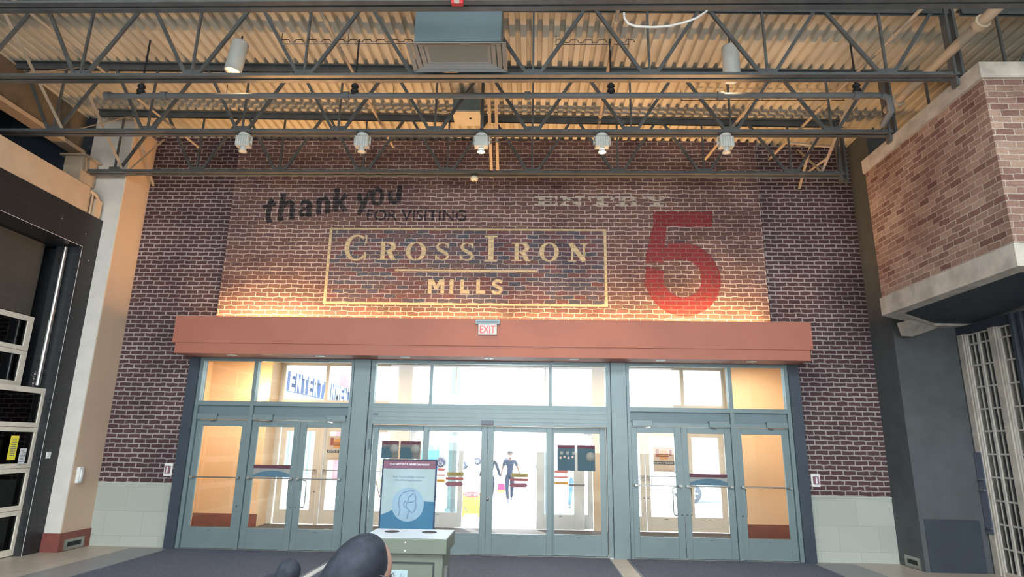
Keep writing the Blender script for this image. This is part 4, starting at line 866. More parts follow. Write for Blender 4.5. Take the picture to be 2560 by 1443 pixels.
m.add(vs, [(i, (i + 1) % 5, 5 + (i + 1) % 5, 5 + i)[::-1] for i in range(5)] + [(i, (i + 1) % 5, 10 + (i + 1) % 5, 10 + i) for i in range(5)] + [(5 + i, 5 + (i + 1) % 5, 15 + (i + 1) % 5, 15 + i)[::-1] for i in range(5)])
m.build('bottom_stone_band', 'stonecap', t)
MB().prism(inn, BZ0 + .04, BZ0 + .06).build('soffit', 'darkbase', t)
MB().add([(5.66, 9.18, 3.60), (6.45, 9.76, 3.60), (5.72, 9.55, 3.42), (5.92, 9.60, 3.42), (5.62, 9.45, 3.60)], [(0, 1, 3, 2), (0, 2, 4), (1, 4, 2, 3), (0, 4, 1)]).build('corbel', 'stonecap', t)
# near face of the box: brick course colour a little paler
# ------------------------------------------------------------------ right gridded storefront
XS = 6.72
t = thing('gridded_storefront', 'tall tan storefront with small grid panes under the brick box', 'storefront', (XS, 9.2, 0))
for a, bb in ((9.62, 9.79), (8.95, 9.12)):
    m = MB().box(XS, XS + .12, a, bb, 0, 3.47); m.box(XS - .02, XS, a + .03, bb - .03, 0, 3.47); m.build('post', 'tanpost' if 'tanpost' in M else 'stonecap', t)
MB().box(XS - .01, XS + .12, 8.70, 9.75, 3.47, 3.595).build('head', 'darkbase', t)
def sash(y0, y1):
    f_ = MB().ringx(y0, y1, .03, 3.46, XS + .02, XS + .07, .022, .022, .03, .02).build('sash', 'muntin', t)
    m = MB(); z = 3.30
    while z > .2: m.box(XS + .03, XS + .06, y0 + .02, y1 - .02, z - .012, z + .012); z -= .325
    m.box(XS + .035, XS + .055, (y0 + y1) / 2 - .006, (y0 + y1) / 2 + .006, .05, 3.44); m.build('muntin_grid', 'muntin', f_)
    MB().box(XS + .043, XS + .047, y0 + .02, y1 - .02, .05, 3.44).build('glass_pane', 'shopglass', f_)
M['shopglass'] = glassmat('faintly_smoked_glass', (.62, .64, .64), .8); M['muntin'] = pm('pale_muntin_paint', (.50, .47, .42), .5); M['tanpost'] = pm('tan_post_paint', (.42, .36, .31), .6)
for a in (9.37, 9.12, 8.70):
    sash(a, a + .25)
m = MB(); y = 8.68
while y > 6.5: m.prism([(XS + .02, y), (XS - .05, y - .05), (XS - .05, y - .10), (XS + .02, y - .15), (XS + .1, y - .15), (XS + .1, y)], 0, 3.58); y -= .15
tag(m.build('ribbed_panel', 'darkbase'), 'dark vertical ribbed panel beside the gridded storefront', 'panel')
struct(MB().box(7.6, 9.38, 9.3, 9.35, 0, 3.2).build('wall_shop_back', 'white'), 'pale partition added inside the right shop for the cream reflection in its glass', 'wall')
struct(MB().box(9.0, 9.05, 6.0, 9.79, 0, 3.6).build('wall_shop_right', 'white'), 'pale wall added inside the right shop for the cream reflection in its glass', 'wall')  # pale walls stand in for a cream reflection in the shop glass
struct(MB().box(6.84, 9.3, 6.0, 6.05, 0, 3.6).build('wall_shop_side', 'dark'), 'dark partition inside the right shop', 'wall')
light('shop_light', 'AREA', (8.2, 8.0, 3.4), 45, (1, .93, .8), shape='RECTANGLE', size=1.0, size_y=1.5)
t = thing('strike_plate', 'dark metal lock rails on the edge of the first storefront post', 'lock', (6.70, 9.62, .9))
for z in (.62, 1.15, 1.3): MB().box(6.66, 6.70, 9.66, 9.76, z, z + .02).build('bolt', 'chrome', t)
MB().box(6.685, 6.70, 9.64, 9.78, .55, 1.7).build('rail', 'slate', t)

# ------------------------------------------------------------------ poster stand and recycling bin
t = thing('poster_stand', 'framed blue and white face mask notice on a floor stand behind the bin', 'sign', (-1.24, 6.62, 0))
x0, x1, z0, z1, y = -1.527, -.960, .80, 1.53, 6.6
MB().ring(x0, x1, z0, z1, y, y + .03, .012, .012, .012, .012).build('frame', 'standframe', t)
MB().box(x0 + .012, x1 - .012, y + .008, y + .022, z0 + .012, z1 - .012).build('sheet', 'paper', t); yy = y + .0065
MB().rect(x0 + .012, x1 - .012, z1 - .095, z1 - .012, yy).build('header', 'mauve', t)
MB().glyph('YOUR SAFETY IS OUR NUMBER ONE PRIORITY', x0 + .075, x1 - .075, z1 - .06, z1 - .042, yy - .001, .01).build('header_text', 'whiteink', t)
m = MB(); m.glyph('Mask / Face Covering is required', x0 + .115, x1 - .125, z1 - .19, z1 - .165, yy - .001); m.glyph('while at the shopping centre.', x0 + .13, x1 - .145, z1 - .222, z1 - .197, yy - .001); m.build('text', 'ink', t)
cx, cz = -1.24, 1.085
wv = [(x0 + .012, z0 + .012), (x1 - .012, z0 + .012), (x1 - .012, 1.115), (-1.08, 1.118), (-1.24, 1.09), (-1.36, 1.05), (-1.44, 1.01), (x0 + .012, .98)]
MB().poly(wv, yy).build('wave', 'pblue', t)
MB().lathe([(0, 0), (.165, 0)], (cx, yy - .001, cz), 40, 'y').build('disc', 'lightblue', t)
m = MB(); q = yy - .002; lw = .011
m.stroke([(-1.33, .975), (-1.318, 1.03), (-1.335, 1.09), (-1.33, 1.15), (-1.30, 1.195), (-1.25, 1.215), (-1.18, 1.22), (-1.20, 1.18), (-1.235, 1.155), (-1.24, 1.12), (-1.27, 1.115), (-1.285, 1.09), (-1.27, 1.06), (-1.25, 1.065)], lw, q)
m.stroke([(-1.245, 1.105), (-1.20, 1.11), (-1.165, 1.125), (-1.155, 1.08), (-1.165, 1.03), (-1.195, 1.005), (-1.225, 1.03), (-1.255, 1.06)], lw, q - .0003); m.stroke([(-1.175, 1.19), (-1.16, 1.15), (-1.165, 1.12)], lw, q - .0006)
m.stroke([(-1.25, 1.105), (-1.26, 1.055)], lw, q); m.stroke([(-1.225, 1.035), (-1.235, .99), (-1.245, .945)], lw, q - .0003); m.build('head_drawing', 'ink', t)
MB().tube([(-1.24, 6.64, .81), (-1.24, 6.64, .02)], .018, 10).build('pole', 'slate', t); bevel(MB().box(-1.44, -1.04, 6.50, 6.78, .011, .03).build('base', 'slate', t))

M['bin'] = pm('olive_grey_bin_paint', (.095, .11, .082), .5, var=.05); M['bintop'] = pm('pale_bin_top', (.40, .45, .50), .3, var=.05)
t = thing('recycling_bin', 'olive grey recycling bin with two round holes in its pale top', 'bin', (-.81, 4.46, 0))
bx0, bx1, by0, by1 = -1.09, -.53, 4.25, 4.68
bevel(MB().box(bx0 + .025, bx1 - .025, by0 + .03, by1 - .02, .05, 1.0).build('body', 'bin', t), .006)
bevel(MB().box(bx0, bx1, by0, by1, 1.0, 1.095).build('lid', 'bin', t), .006)
MB().box(bx0 + .003, bx1 - .003, by0 + .003, by1 - .003, 1.0955, 1.0985).build('top_sheet', 'bintop', t)
for x in (-.95, -.69): MB().lathe([(0, 0), (.052, 0), (.052, .0012)], (x, 4.53, 1.0988), 24).build('opening', 'dark', t)
MB().glyph('RECYCLE', -.90, -.74, 4.40, 4.44, 0) if 0 else None
m = MB()
for x in (-.845, -.79, -.735, -.90):
    pass
for x in (-.96, -.80): 
    for z in (1.02, 1.07): m.lathe([(0, -.003), (.005, -.002), (.005, 0)], (x, by0, z), 8, 'y')
m.build('rivet', 'whiteink', t)
MB().ring(bx0 + .08, bx1 - .08, .12, .95, by0 + .022, by0 + .03, .008, .008, .008, .008).build('door_panel', 'dark', t)
pl_ = MB().box(-.93, -.78, by0 + .024, by0 + .0295, .66, .90).build('plate', 'paper', t)
m = MB(); q = by0 + .0235
m.stroke([(-.90, .87), (-.89, .885), (-.86, .885), (-.855, .87), (-.872, .865), (-.872, .845), (-.862, .835), (-.862, .68), (-.89, .68), (-.89, .835), (-.882, .845), (-.882, .865), (-.90, .87)], .003, q)
m.stroke([(-.835, .83), (-.82, .88), (-.82, .85), (-.80, .875), (-.81, .83), (-.795, .845), (-.815, .79), (-.80, .80), (-.825, .75), (-.835, .70)], .003, q); m.build('line_drawing', 'ink', pl_)
MB().box(bx1 - .025, bx1 - .012, 4.40, 4.46, .70, .90).build('side_handle', 'chrome', t)
m = MB()
for x in (bx0 + .06, bx1 - .1):
    for y in (by0 + .06, by1 - .08): m.box(x, x + .04, y, y + .04, .011, .05)
m.build('foot', 'dark', t)

# ------------------------------------------------------------------ outside
def gz(y): return 0.0 if y < 13.7 else -.03 * (y - 13.7) if y < 23 else -.279
m = MB()
ys = [13.7, 23, 140]
m.add([(-60, 13.7, -.01), (60, 13.7, -.01), (60, 23, -.279), (-60, 23, -.279), (60, 140, -.279), (-60, 140, -.279)], [(0, 1, 2, 3), (3, 2, 4, 5)])
struct(m.build('ground', 'snow'), 'pale pavement and car park outside', 'ground')
struct(MB().box(-30, -4.5, 21.5, 21.9, -.28, -.13).build('trim_19', 'kerb'), 'kerb outside the left doors', 'kerb')
# low entertainment building running back on the left
M['bwall'] = pm('pale_building_wall', (.62, .62, .62), .8); M['bred'] = pm('red_pier', (.55, .24, .24), .7); M['bdark'] = pm('dark_blue_grey_metal', (.10, .13, .22), .5); M['bblue'] = pm('light_blue_window', (.25, .45, .62), .25)
M['btrim'] = pm('building_brown_trim', (.30, .2, .16), .7)
t = thing('cinema_building', 'pale building on the left outside with red piers and a lettered sign band', 'building', (-14, 34, -.28))
MB().box(-22, -10.2, 19, 60, -.3, 7.6).build('wall', 'bwall', t)
for y in (23.3, 33.2): MB().box(-10.2, -9.7, y - .25, y + .25, -.3, 7.2).build('pier', 'bred', t)
for y in (20.2, 26.5, 29, 31.2, 36, 39): MB().box(-10.2, -10.12, y, y + 1.0, .2, 2.3).build('window', 'bblue', t)
MB().box(-10.2, -9.6, 22, 58, 2.6, 3.0).build('sign_band', 'bwall', t)
txt = 'ENTERTAINMENT'; yv = 24.4
for i, ch in enumerate(txt):
    vs, fs = textgeo(ch, .03); xs = [v[0] for v in vs]; zs = [v[1] for v in vs]; wd = .22 if ch == 'I' else .55
    m = MB(); sc = lambda v, xx: (xx, yv + (v[0] - min(xs)) / (max(xs) - min(xs)) * wd, 3.62 + (v[1] - min(zs)) / (max(zs) - min(zs)) * .78)
    for k, xx in enumerate((-9.70, -9.55)): m.add([sc(v, xx) for v in vs], fs)
    bm = bmesh.new(); me = bpy.data.meshes.new('q'); me.from_pydata([sc(v, -9.85) for v in vs], [], fs); bm.from_mesh(me)
    r_ = bmesh.ops.extrude_face_region(bm, geom=bm.faces[:]); bmesh.ops.translate(bm, verts=[g_ for g_ in r_['geom'] if isinstance(g_, bmesh.types.BMVert)], vec=(.28, 0, 0)); bm.to_mesh(me); bm.free()
    l_ = MB(); l_.add([tuple(v.co) for v in me.vertices], [tuple(p.vertices) for p in me.polygons]); l_.build('letter_body', 'bdark', t)
    f2 = MB(); f2.add([sc(v, -9.565) for v in vs], fs); f2.build('letter_face', 'white', t)
    yv += wd + .15
t = thing('far_building', 'long pale building with blue bays far across the car park', 'building', (0, 95, -.28))
MB().box(-40, 50, 95, 110, -.28, 6).build('wall', 'bwall', t)
for x in (-30, -16, -6, 6, 18, 30): MB().box(x, x + 5, 94.9, 95, .3, 3).build('window', 'bblue', t)
M['banner'] = pm('blue_banner', (.10, .32, .45), .6); M['banner2'] = pm('dark_blue_banner', (.05, .12, .28), .6)
t = thing('parking_sign', 'blue two tone panel standing outside left of the open doors', 'sign', (-3.6, 24, -.28))
MB().box(-4.15, -3.42, 24, 24.08, 1.12, 1.58).build('upper_panel', 'banner', t); MB().box(-4.15, -3.42, 24, 24.08, .72, 1.12).build('lower_panel', 'banner2', t)
for x in (-4.1, -3.55): MB().box(x, x + .08, 24.02, 24.08, -.28, .75).build('post', 'bdark', t)
t = thing('canopy_post', 'grey teal metal post outside the outer sliding leaf', 'post', (-1.85, 15.5, -.05))
MB().box(-1.96, -1.76, 15.4, 15.6, gz(15.5), 3.9).build('shaft', 'frame', t); MB().box(-2.0, -1.72, 15.36, 15.64, gz(15.5), .2).build('base', 'frame', t)
for i, (x, y, r) in enumerate(((-7.1, 20.8, .45), (-5.5, 20.9, .38), (-8.8, 20.6, .42))):
    m = MB()
    for k in range(7): m.ell((x + random.uniform(-.3, .3), y + random.uniform(-.2, .2), gz(y) + .1), (r * random.uniform(.4, .7), r * .5, r * random.uniform(.3, .55)), 10, 6)
    tag(m.build('snow_pile', 'snow'), ['lumpy snow pile beside the left kerb, the tallest', 'lower snow pile to the right along the kerb', 'snow pile nearest the building on the left'][i], 'snow pile')
t = thing('shrub', 'bare green brown shrub outside the left fixed panel', 'shrub', (-5.2, 22.5, -.28)); m = MB()
for k in range(160):
    a, r_ = random.uniform(0, 2 * PI), random.uniform(.05, .55); z = random.uniform(.15, 1.5); c_ = Vector((-5.2 + r_ * math.cos(a), 22.5 + r_ * math.sin(a), z - .25)); d_ = Vector((random.uniform(-.1, .1), random.uniform(-.1, .1), random.uniform(0, .1)))
    e_ = Vector((random.uniform(-.05, .05), random.uniform(-.05, .05), random.uniform(-.04, .04))); m.add([c_, c_ + d_, c_ + d_ + e_, c_ + e_], [(0, 1, 2, 3)])
m.build('foliage', pm('shrub_leaf', (.22, .25, .12), .8), t); m = MB()
for k in range(7): m.tube([(-5.2, 22.5, -.28), (-5.2 + .3 * math.cos(k), 22.5 + .3 * math.sin(k), .6), (-5.2 + .5 * math.cos(k), 22.5 + .5 * math.sin(k), 1.2)], [.02, .015, .006], 5)
m.build('stem', pm('bark', (.15, .1, .07), .9), t)
# cars
M['rubber'] = pm('tyre_rubber', (.09, .09, .10), .8); M['carglass'] = pm('car_glass', (.30, .34, .38), .3)
def car(x, y, ang, mat, label):
    t = thing('car', label, 'car', (x, y, -.279), 'parked cars'); 
    B = Vector((x, y, -.279))
    prof = [(-2.2, .35), (-2.25, .75), (-2.1, .92), (-1.55, 1.0), (-1.0, 1.42), (.55, 1.45), (1.15, 1.02), (2.0, .88), (2.25, .70), (2.28, .35), (1.75, .3), (-1.7, .3)]
    m = MB().prismy(prof, -.82, .82); m.v = [(v[0] + x, v[1] * (1 - .16 * max(0, v[2] - .9) / .5) + y, v[2] - .279) for v in m.v]; bevel(m.build('body', mat, t), .06, 3)
    for s in (-1, 1):
        for (a, bb) in (((-1.32, 1.04), (-.3, 1.36)), ((-.22, 1.04), (.9, 1.36))):
            m = MB().add([(x + a[0], y + s * .80, a[1] - .279), (x + bb[0], y + s * .80, a[1] - .279), (x + bb[0] - (.28 if a[0] > -1 else 0), y + s * .71, bb[1] - .279), (x + a[0] + (.3 if a[0] < -1 else 0), y + s * .71, bb[1] - .279)], [(0, 1, 2, 3)]); m.build('side_window', 'carglass', t)
    MB().add([(x + 1.14, y - .66, .75), (x + 1.14, y + .66, .75), (x + .66, y + .60, 1.12), (x + .66, y - .60, 1.12)], [(0, 1, 2, 3)]).build('windscreen', 'carglass', t)
    for wx in (-1.4, 1.4):
        for s in (-1, 1):
            w_ = MB().lathe([(.0, -.1), (.32, -.1), (.34, -.06), (.34, .06), (.32, .1), (0, .1)], (x + wx, y + s * .76, .061), 20, 'y').build('wheel', 'rubber', t)
            m = MB().lathe([(.0, 0), (.06, 0), (.06, s * .01)], (x + wx, y + s * .862, .061), 10, 'y')
            for k in range(6):
                a = 2 * PI * k / 6; m.bar((x + wx, y + s * .865, .061), (x + wx + .2 * math.cos(a), y + s * .865, .061 + .2 * math.sin(a)), .05, .02)
            m.build('hub', 'chrome', w_)
    MB().box(x + 2.2, x + 2.3, y - .7, y - .4, .30, .42).build('headlight', 'white', t); MB().box(x + 2.2, x + 2.3, y + .4, y + .7, .30, .42).build('headlight', 'white', t)
    return t
M['cwhite'] = pm('white_car_paint', (.75, .76, .78), .25); M['cblue'] = pm('blue_car_paint', (.30, .48, .62), .25); M['cred'] = pm('red_car_paint', (.62, .30, .32), .25); M['csilver'] = pm('silver_car_paint', (.5, .52, .55), .3, .4)
car(7.35, 24.6, 0, 'cwhite', 'white car outside the right double door')
car(10.5, 40, 0, 'cblue', 'blue car behind the white one on the right')
car(-6.6, 50, 0, 'cblue', 'blue car far out left of the open doors')
car(-3.6, 62, 0, 'cred', 'red car far out beyond the blue one, left of the walking man')
car(2.2, 50, 0, 'csilver', 'silver car far out right of the walking man')
t = thing('shop_building', 'red and white shop far outside the right doors', 'building', (17, 60, -.28))
MB().box(10, 30, 60, 70, -.28, 4.4).build('wall', 'bwall', t); MB().box(10, 30, 59.8, 60, 3.3, 4.3).build('red_band', 'bred', t); MB().box(14, 17, 59.9, 60, -.28, 2.2).build('entrance', 'btrim', t)

# ------------------------------------------------------------------ people
def skin(name, nodes, edges, mat, parent=None, loc=None, lev=2, root=0, extra=None):
    me = bpy.data.meshes.new('tmp'); me.from_pydata([n_[:3] for n_ in nodes], edges, [])
    ob = bpy.data.objects.new('tmp', me); C.objects.link(ob)
    ob.modifiers.new('s', 'SKIN'); sv = me.skin_vertices[0].data
    for i, n_ in enumerate(nodes):
        r = n_[3]; sv[i].radius = (r if not isinstance(r, tuple) else r[0], r if not isinstance(r, tuple) else r[1]); sv[i].use_root = (i == root)
    ss = ob.modifiers.new('b', 'SUBSURF'); ss.levels = lev; ss.render_levels = lev
    dg = bpy.context.evaluated_depsgraph_get(); e = bpy.data.meshes.new_from_object(ob.evaluated_get(dg))
    m = MB(); m.add([tuple(v.co) for v in e.vertices], [tuple(p.vertices) for p in e.polygons], True)
    if extra: extra(m)
    bpy.data.objects.remove(ob); bpy.data.meshes.remove(e)
    return m
def chain(nodes, edges, pts, start=None):
    prev = start
    for p in pts:
        nodes.append(p); i = len(nodes) - 1
        if prev is not None: edges.append((prev, i))
        prev = i
    return prev
M['skin'] = pm('skin_warm', (.13, .07, .045), .6); M['skin2'] = pm('skin_light', (.25, .145, .105), .6); M['hairdark'] = pm('dark_hair', (.035, .024, .02), .5, var=.3, scale=40)
M['navy'] = pm('navy_cotton', (.026, .03, .045), .85); M['navy2'] = pm('dark_denim', (.022, .025, .04), .85); M['shoe'] = pm('grey_shoe', (.12, .12, .13), .7); M['jean'] = pm('light_blue_denim', (.09, .15, .23), .85); M['tshirt'] = pm('cream_top', (.34, .31, .27), .85)
M['blackcloth'] = pm('black_cloth', (.02, .022, .028), .9); M['pink'] = pm('pink_bag', (.45, .03, .09), .6); M['jacket'] = pm('dark_red_jacket', (.22, .05, .05), .8)
def person(x, y, s, label, top, legs, hair, skinm, pose, mask=False, bag=False, sleeve=.5, yaw=0.0):
    g = gz(y); L = lambda px, py, pz: (x + s * (px * math.cos(yaw) - py * math.sin(yaw)), y + s * (px * math.sin(yaw) + py * math.cos(yaw)), g + s * pz)
    hipw, shw = .085, .175
    J = pose
    nodes = []; edges = []
    def add(p, r): nodes.append(L(*p) + (r * s,)); return len(nodes) - 1
    pel = add((0, 0, .92), .085); st = add((0, 0, 1.12), .085); ch_ = add((0, 0, 1.32), .10); nk = add((0, -.0, 1.46), .045); hd0 = add((0, -.015, 1.54), .05)
    edges += [(pel, st), (st, ch_), (ch_, nk), (nk, hd0)]
    legs_n, arms_n = [], []
    for sd, k in ((-1, 'L'), (1, 'R')):
        kn, an = J['knee' + k], J['ank' + k]
        a = add((sd * hipw, 0, .88), .075); b_ = add(kn, .052); c_ = add(an, .036); d_ = add((an[0], an[1] - .10, max(.03, an[2] - .05)), .03)
        edges += [(pel, a), (a, b_), (b_, c_), (c_, d_)]; legs_n.append((kn, an))
        sh = add((sd * shw, 0, 1.40), .052); el = add(J['elb' + k], .036); wr = add(J['wri' + k], .024)
        edges += [(ch_, sh), (sh, el), (el, wr)]; wv, ev = Vector(J['wri' + k]), Vector(J['elb' + k]); d = (wv - ev).normalized(); arms_n.append((J['elb' + k], J['wri' + k]))
        pm_ = add(tuple(wv + d * .055), .030); edges.append((wr, pm_))
        side = Vector((0, 1, 0))
        for q in range(4):
            o_ = side * (.024 - .016 * q); ln = (.07, .08, .075, .058)[q]
            f0 = add(tuple(wv + d * .075 + o_), .0085); f1 = add(tuple(wv + d * (.075 + ln * .55) + o_ - Vector((sd * .008, 0, 0))), .0085); f2 = add(tuple(wv + d * (.075 + ln) + o_ - Vector((sd * .024, 0, 0))), .0075); edges += [(pm_, f0), (f0, f1), (f1, f2)]
        t0 = add(tuple(wv + d * .03 + Vector((0, -.034, 0))), .010); t1 = add(tuple(wv + d * .075 + Vector((-sd * .01, -.05, 0))), .009); edges += [(pm_, t0), (t0, t1)]
    H = L(0, -.02, 1.625)
    def head(m):
        m.ell(H, (.080 * s, .096 * s, .118 * s), 18, 14)
        m.ell(L(0, -.115, 1.61), (.014 * s, .02 * s, .026 * s), 8, 6)
        for sd in (-1, 1): m.ell(L(sd * .077, -.01, 1.62), (.012 * s, .02 * s, .03 * s), 8, 6)
        m.ell(L(0, -.095, 1.565), (.028 * s, .014 * s, .010 * s), 8, 6)
    m = skin('body', nodes, edges, skinm, lev=1, extra=head)
    body = m.build('person', skinm, None, (x, y, g)); tag(body, label, 'person')
    m = MB()
    for sd in (-1, 1): m.ell(L(sd * .03, -.103, 1.635), (.012 * s, .006 * s, .007 * s), 8, 6)
    m.build('eyes', 'dark', body)
    # hair
    m = MB(); rot = None
    vs_ = []
    m.ell(L(0, .012, 1.682), (.098 * s, .122 * s, .092 * s), 18, 12)
    if hair == 'long': m.ell(L(0, .05, 1.56), (.088 * s, .06 * s, .17 * s), 14, 10)
    for k in range(10): m.ell(L(.05 * math.cos(k * .7), -.02 + .05 * math.sin(k * .9), 1.735), (.03 * s, .03 * s, .022 * s), 8, 6)
    m.build('hair', 'hairdark', body)
    if mask:
        m = MB(); m.ell(L(0, -.066, 1.572), (.064 * s, .062 * s, .044 * s), 14, 8); m.build('face_mask', 'white', body)
    # shirt
    n2, e2 = [], []
    def a2(p, r): n2.append(L(*p) + (r * s,)); return len(n2) - 1
    p0 = a2((0, 0, .82), .112); p1 = a2((0, 0, 1.10), .108); p2 = a2((0, 0, 1.32), .122); p3 = a2((0, 0, 1.445), .06); e2 += [(p0, p1), (p1, p2), (p2, p3)]
    for k, sd in (('L', -1), ('R', 1)):
        q0 = a2((sd * shw, 0, 1.405), .068); ev = Vector(J['elb' + k]); sv_ = Vector((sd * shw, 0, 1.405)); wv = Vector(J['wri' + k])
        if sleeve <= .6: q1 = a2(tuple(sv_.lerp(ev, .7)), .058); e2 += [(p2, q0), (q0, q1)]
        else: q1 = a2(tuple(ev), .05); q2 = a2(tuple(ev.lerp(wv, .92)), .038); e2 += [(p2, q0), (q0, q1), (q1, q2)]
    skin('shirt', n2, e2, top, lev=2).build('shirt', top, body)
    n2, e2 = [], []
    p0 = a2((0, 0, 1.0), .095)
    for sd, k in ((-1, 'L'), (1, 'R')):
        kn, an = J['knee' + k], J['ank' + k]
        q0 = a2((sd * hipw, 0, .84), .095); q1 = a2(kn, .068); q2 = a2(tuple(Vector(kn).lerp(Vector(an), .95)), .052); e2 += [(p0, q0), (q0, q1), (q1, q2)]
    skin('trousers', n2, e2, legs, lev=2).build('trousers', legs, body)
    for sd, k in ((-1, 'L'), (1, 'R')):
        an = J['ank' + k]; m = MB(); z0 = max(.045, an[2] - .04)
        m.ell(L(an[0], an[1] - .06, z0), (.048 * s, .135 * s, .045 * s), 14, 8); m.ell(L(an[0], an[1] + .01, z0 + .03), (.045 * s, .06 * s, .055 * s), 12, 8); m.build('shoe', 'shoe', body)
    return body, L
walk = dict(kneeL=(-.09, -.12, .50), ankL=(-.05, -.16, .10), kneeR=(.08, .02, .49), ankR=(.06, .26, .16), elbL=(-.27, .06, 1.14), wriL=(-.31, -.06, .93), elbR=(.29, .02, 1.14), wriR=(.36, -.10, .92))
person(-.68, 22.3, .99, 'person in a navy T-shirt, dark trousers and white face mask walking in from outside', 'navy', 'navy2', 'short', 'skin', walk, mask=True)
walk2 = dict(kneeL=(-.09, .02, .49), ankL=(-.07, .22, .15), kneeR=(.09, -.12, .50), ankR=(.06, -.18, .09), elbL=(-.28, .02, 1.13), wriL=(-.36, .0, .90), elbR=(.28, .0, 1.13), wriR=(.36, -.02, .90))
pb, L_ = person(-1.30, 21.2, .96, 'person in black long sleeves outside, mostly behind the door stiles', 'blackcloth', 'blackcloth', 'long', 'skin2', walk2, sleeve=1)
hb = L_(.40, -.10, .80)
t = thing('shopping_bag', 'small pink bag hanging from the hand of the person in black', 'bag', (hb[0], hb[1], hb[2] - .36))
bevel(MB().prismy([(hb[0] - .13, hb[2] - .38), (hb[0] + .13, hb[2] - .38), (hb[0] + .11, hb[2] - .10), (hb[0] - .11, hb[2] - .10)], hb[1] - .05, hb[1] + .05).build('body', 'pink', t), .01)
MB().tube([(hb[0] - .07, hb[1], hb[2] - .1), (hb[0] - .03, hb[1], hb[2] + .02), (hb[0] + .03, hb[1], hb[2] + .02), (hb[0] + .07, hb[1], hb[2] - .1)], .008, 6).build('handle', 'tshirt', t)
MB().box(hb[0] - .12, hb[0] + .12, hb[1] - .055, hb[1] + .055, hb[2] - .37, hb[2] - .30).build('orange_base', 'amber', t)
walk3 = dict(kneeL=(-.12, -.10, .50), ankL=(-.16, -.10, .09), kneeR=(.14, .06, .50), ankR=(.26, .30, .20), elbL=(-.26, .02, 1.13), wriL=(-.28, -.12, .92), elbR=(.27, .02, 1.15), wriR=(.18, -.16, 1.05))
person(1.40, 20.3, .95, 'person in light blue jeans and a cream top outside the right fixed panel', 'tshirt', 'jean', 'long', 'skin2', walk3)

# foreground woman seen from behind (head tilted to the right) and a child with a hair bun
def robe(x, y, ztop, label, rsh, top_r):
    nodes, edges = [], []
    def add(px, py, pz, r): nodes.append((x + px, y + py, pz, r)); return len(nodes) - 1
    pe = add(0, 0, ztop * .53, .10); st = add(0, 0, ztop * .65, .095); cs = add(0, 0, ztop * .76, .11); nk = add(0, 0, ztop * .835, .045); h = add(0, 0, ztop * .90, .05)
    edges += [(pe, st), (st, cs), (cs, nk), (nk, h)]
    for sd in (-1, 1):
        a = add(sd * .09, 0, ztop * .48, .08); k = add(sd * .10, -.01, ztop * .27, .055); an = add(sd * .10, .01, .08, .038); toe = add(sd * .10, .11, .035, .03); edges += [(pe, a), (a, k), (k, an), (an, toe)]
        s_ = add(sd * rsh, 0, ztop * .79, .05); e = add(sd * (rsh + .06), .03, ztop * .60, .036); w_ = add(sd * (rsh + .04), .15, ztop * .50, .025); p_ = add(sd * (rsh + .03), .20, ztop * .485, .028); edges += [(cs, s_), (s_, e), (e, w_), (w_, p_)]
        for q in range(4):
            f0 = add(sd * (rsh + .05) - sd * .016 * q, .225, ztop * .48, .0085); f1 = add(sd * (rsh + .05) - sd * .016 * q, .26 + .006 * (q % 2), ztop * .47, .008); edges += [(p_, f0), (f0, f1)]
        t0 = add(sd * (rsh - .005), .20, ztop * .495, .009); t1 = add(sd * (rsh - .02), .235, ztop * .49, .008); edges += [(p_, t0), (t0, t1)]
    return nodes, edges
# woman
def fuse(o):
    a = o.modifiers.new('r', 'REMESH'); a.mode = 'VOXEL'; a.voxel_size = .0055; a.use_smooth_shade = True
    b = o.modifiers.new('s', 'SMOOTH'); b.factor = .8; b.iterations = 14; return o
wx, wy = -.575, 2.32
nodes, edges = robe(wx, wy, 1.36, '', .15, 0)
R = Matrix.Rotation(math.radians(-62), 3, 'Z')   # head turned right
hc = Vector((-.578, 2.33, 1.258))
def headw(m):
    rr = R @ Matrix.Rotation(math.radians(-22), 3, 'X')
    m.ell(hc, (.074, .094, .112), 24, 16, rr)
    m.ell(hc + rr @ Vector((0, .10, -.012)), (.013, .022, .026), 10, 8, rr); m.ell(hc + rr @ Vector((0, .085, -.055)), (.026, .014, .010), 10, 6, rr); m.ell(hc + rr @ Vector((0, .07, -.09)), (.03, .025, .02), 10, 6, rr)
    for sd in (-1, 1): m.ell(hc + rr @ Vector((sd * .075, 0, -.01)), (.012, .02, .03), 10, 6, rr)
rr = R @ Matrix.Rotation(math.radians(-22), 3, 'X')
m = skin('b', nodes, edges, 'skin2', lev=2, extra=headw)
body = m.build('person', 'skin2', None, (wx, wy, 0)); tag(body, 'person with long dark hair and glasses in front of the bin, seen from behind', 'person')
m = MB()
for sd in (-1, 1): m.ell(hc + rr @ Vector((sd * .03, .086, .012)), (.013, .008, .007), 10, 6, rr)
m.build('eyes', 'dark', body)
M['hairlong'] = pm('long_dark_hair', (.018, .022, .030), .7, var=.3, scale=30, spec=.2)
m = MB(); m.ell(hc + rr @ Vector((0, -.014, .012)), (.084, .098, .100), 32, 20, rr)
nn = 64; prof = [(-.018, 1.392, .002, .002), (-.018, 1.389, .022, .03), (-.020, 1.380, .044, .055), (-.024, 1.365, .063, .078), (-.030, 1.345, .079, .098), (-.040, 1.315, .093, .112), (-.054, 1.280, .101, .118), (-.073, 1.24, .103, .116), (-.094, 1.19, .103, .105), (-.117, 1.13, .102, .085), (-.135, 1.05, .095, .06), (-.145, .97, .075, .035), (-.15, .93, .02, .015)]
vs = []
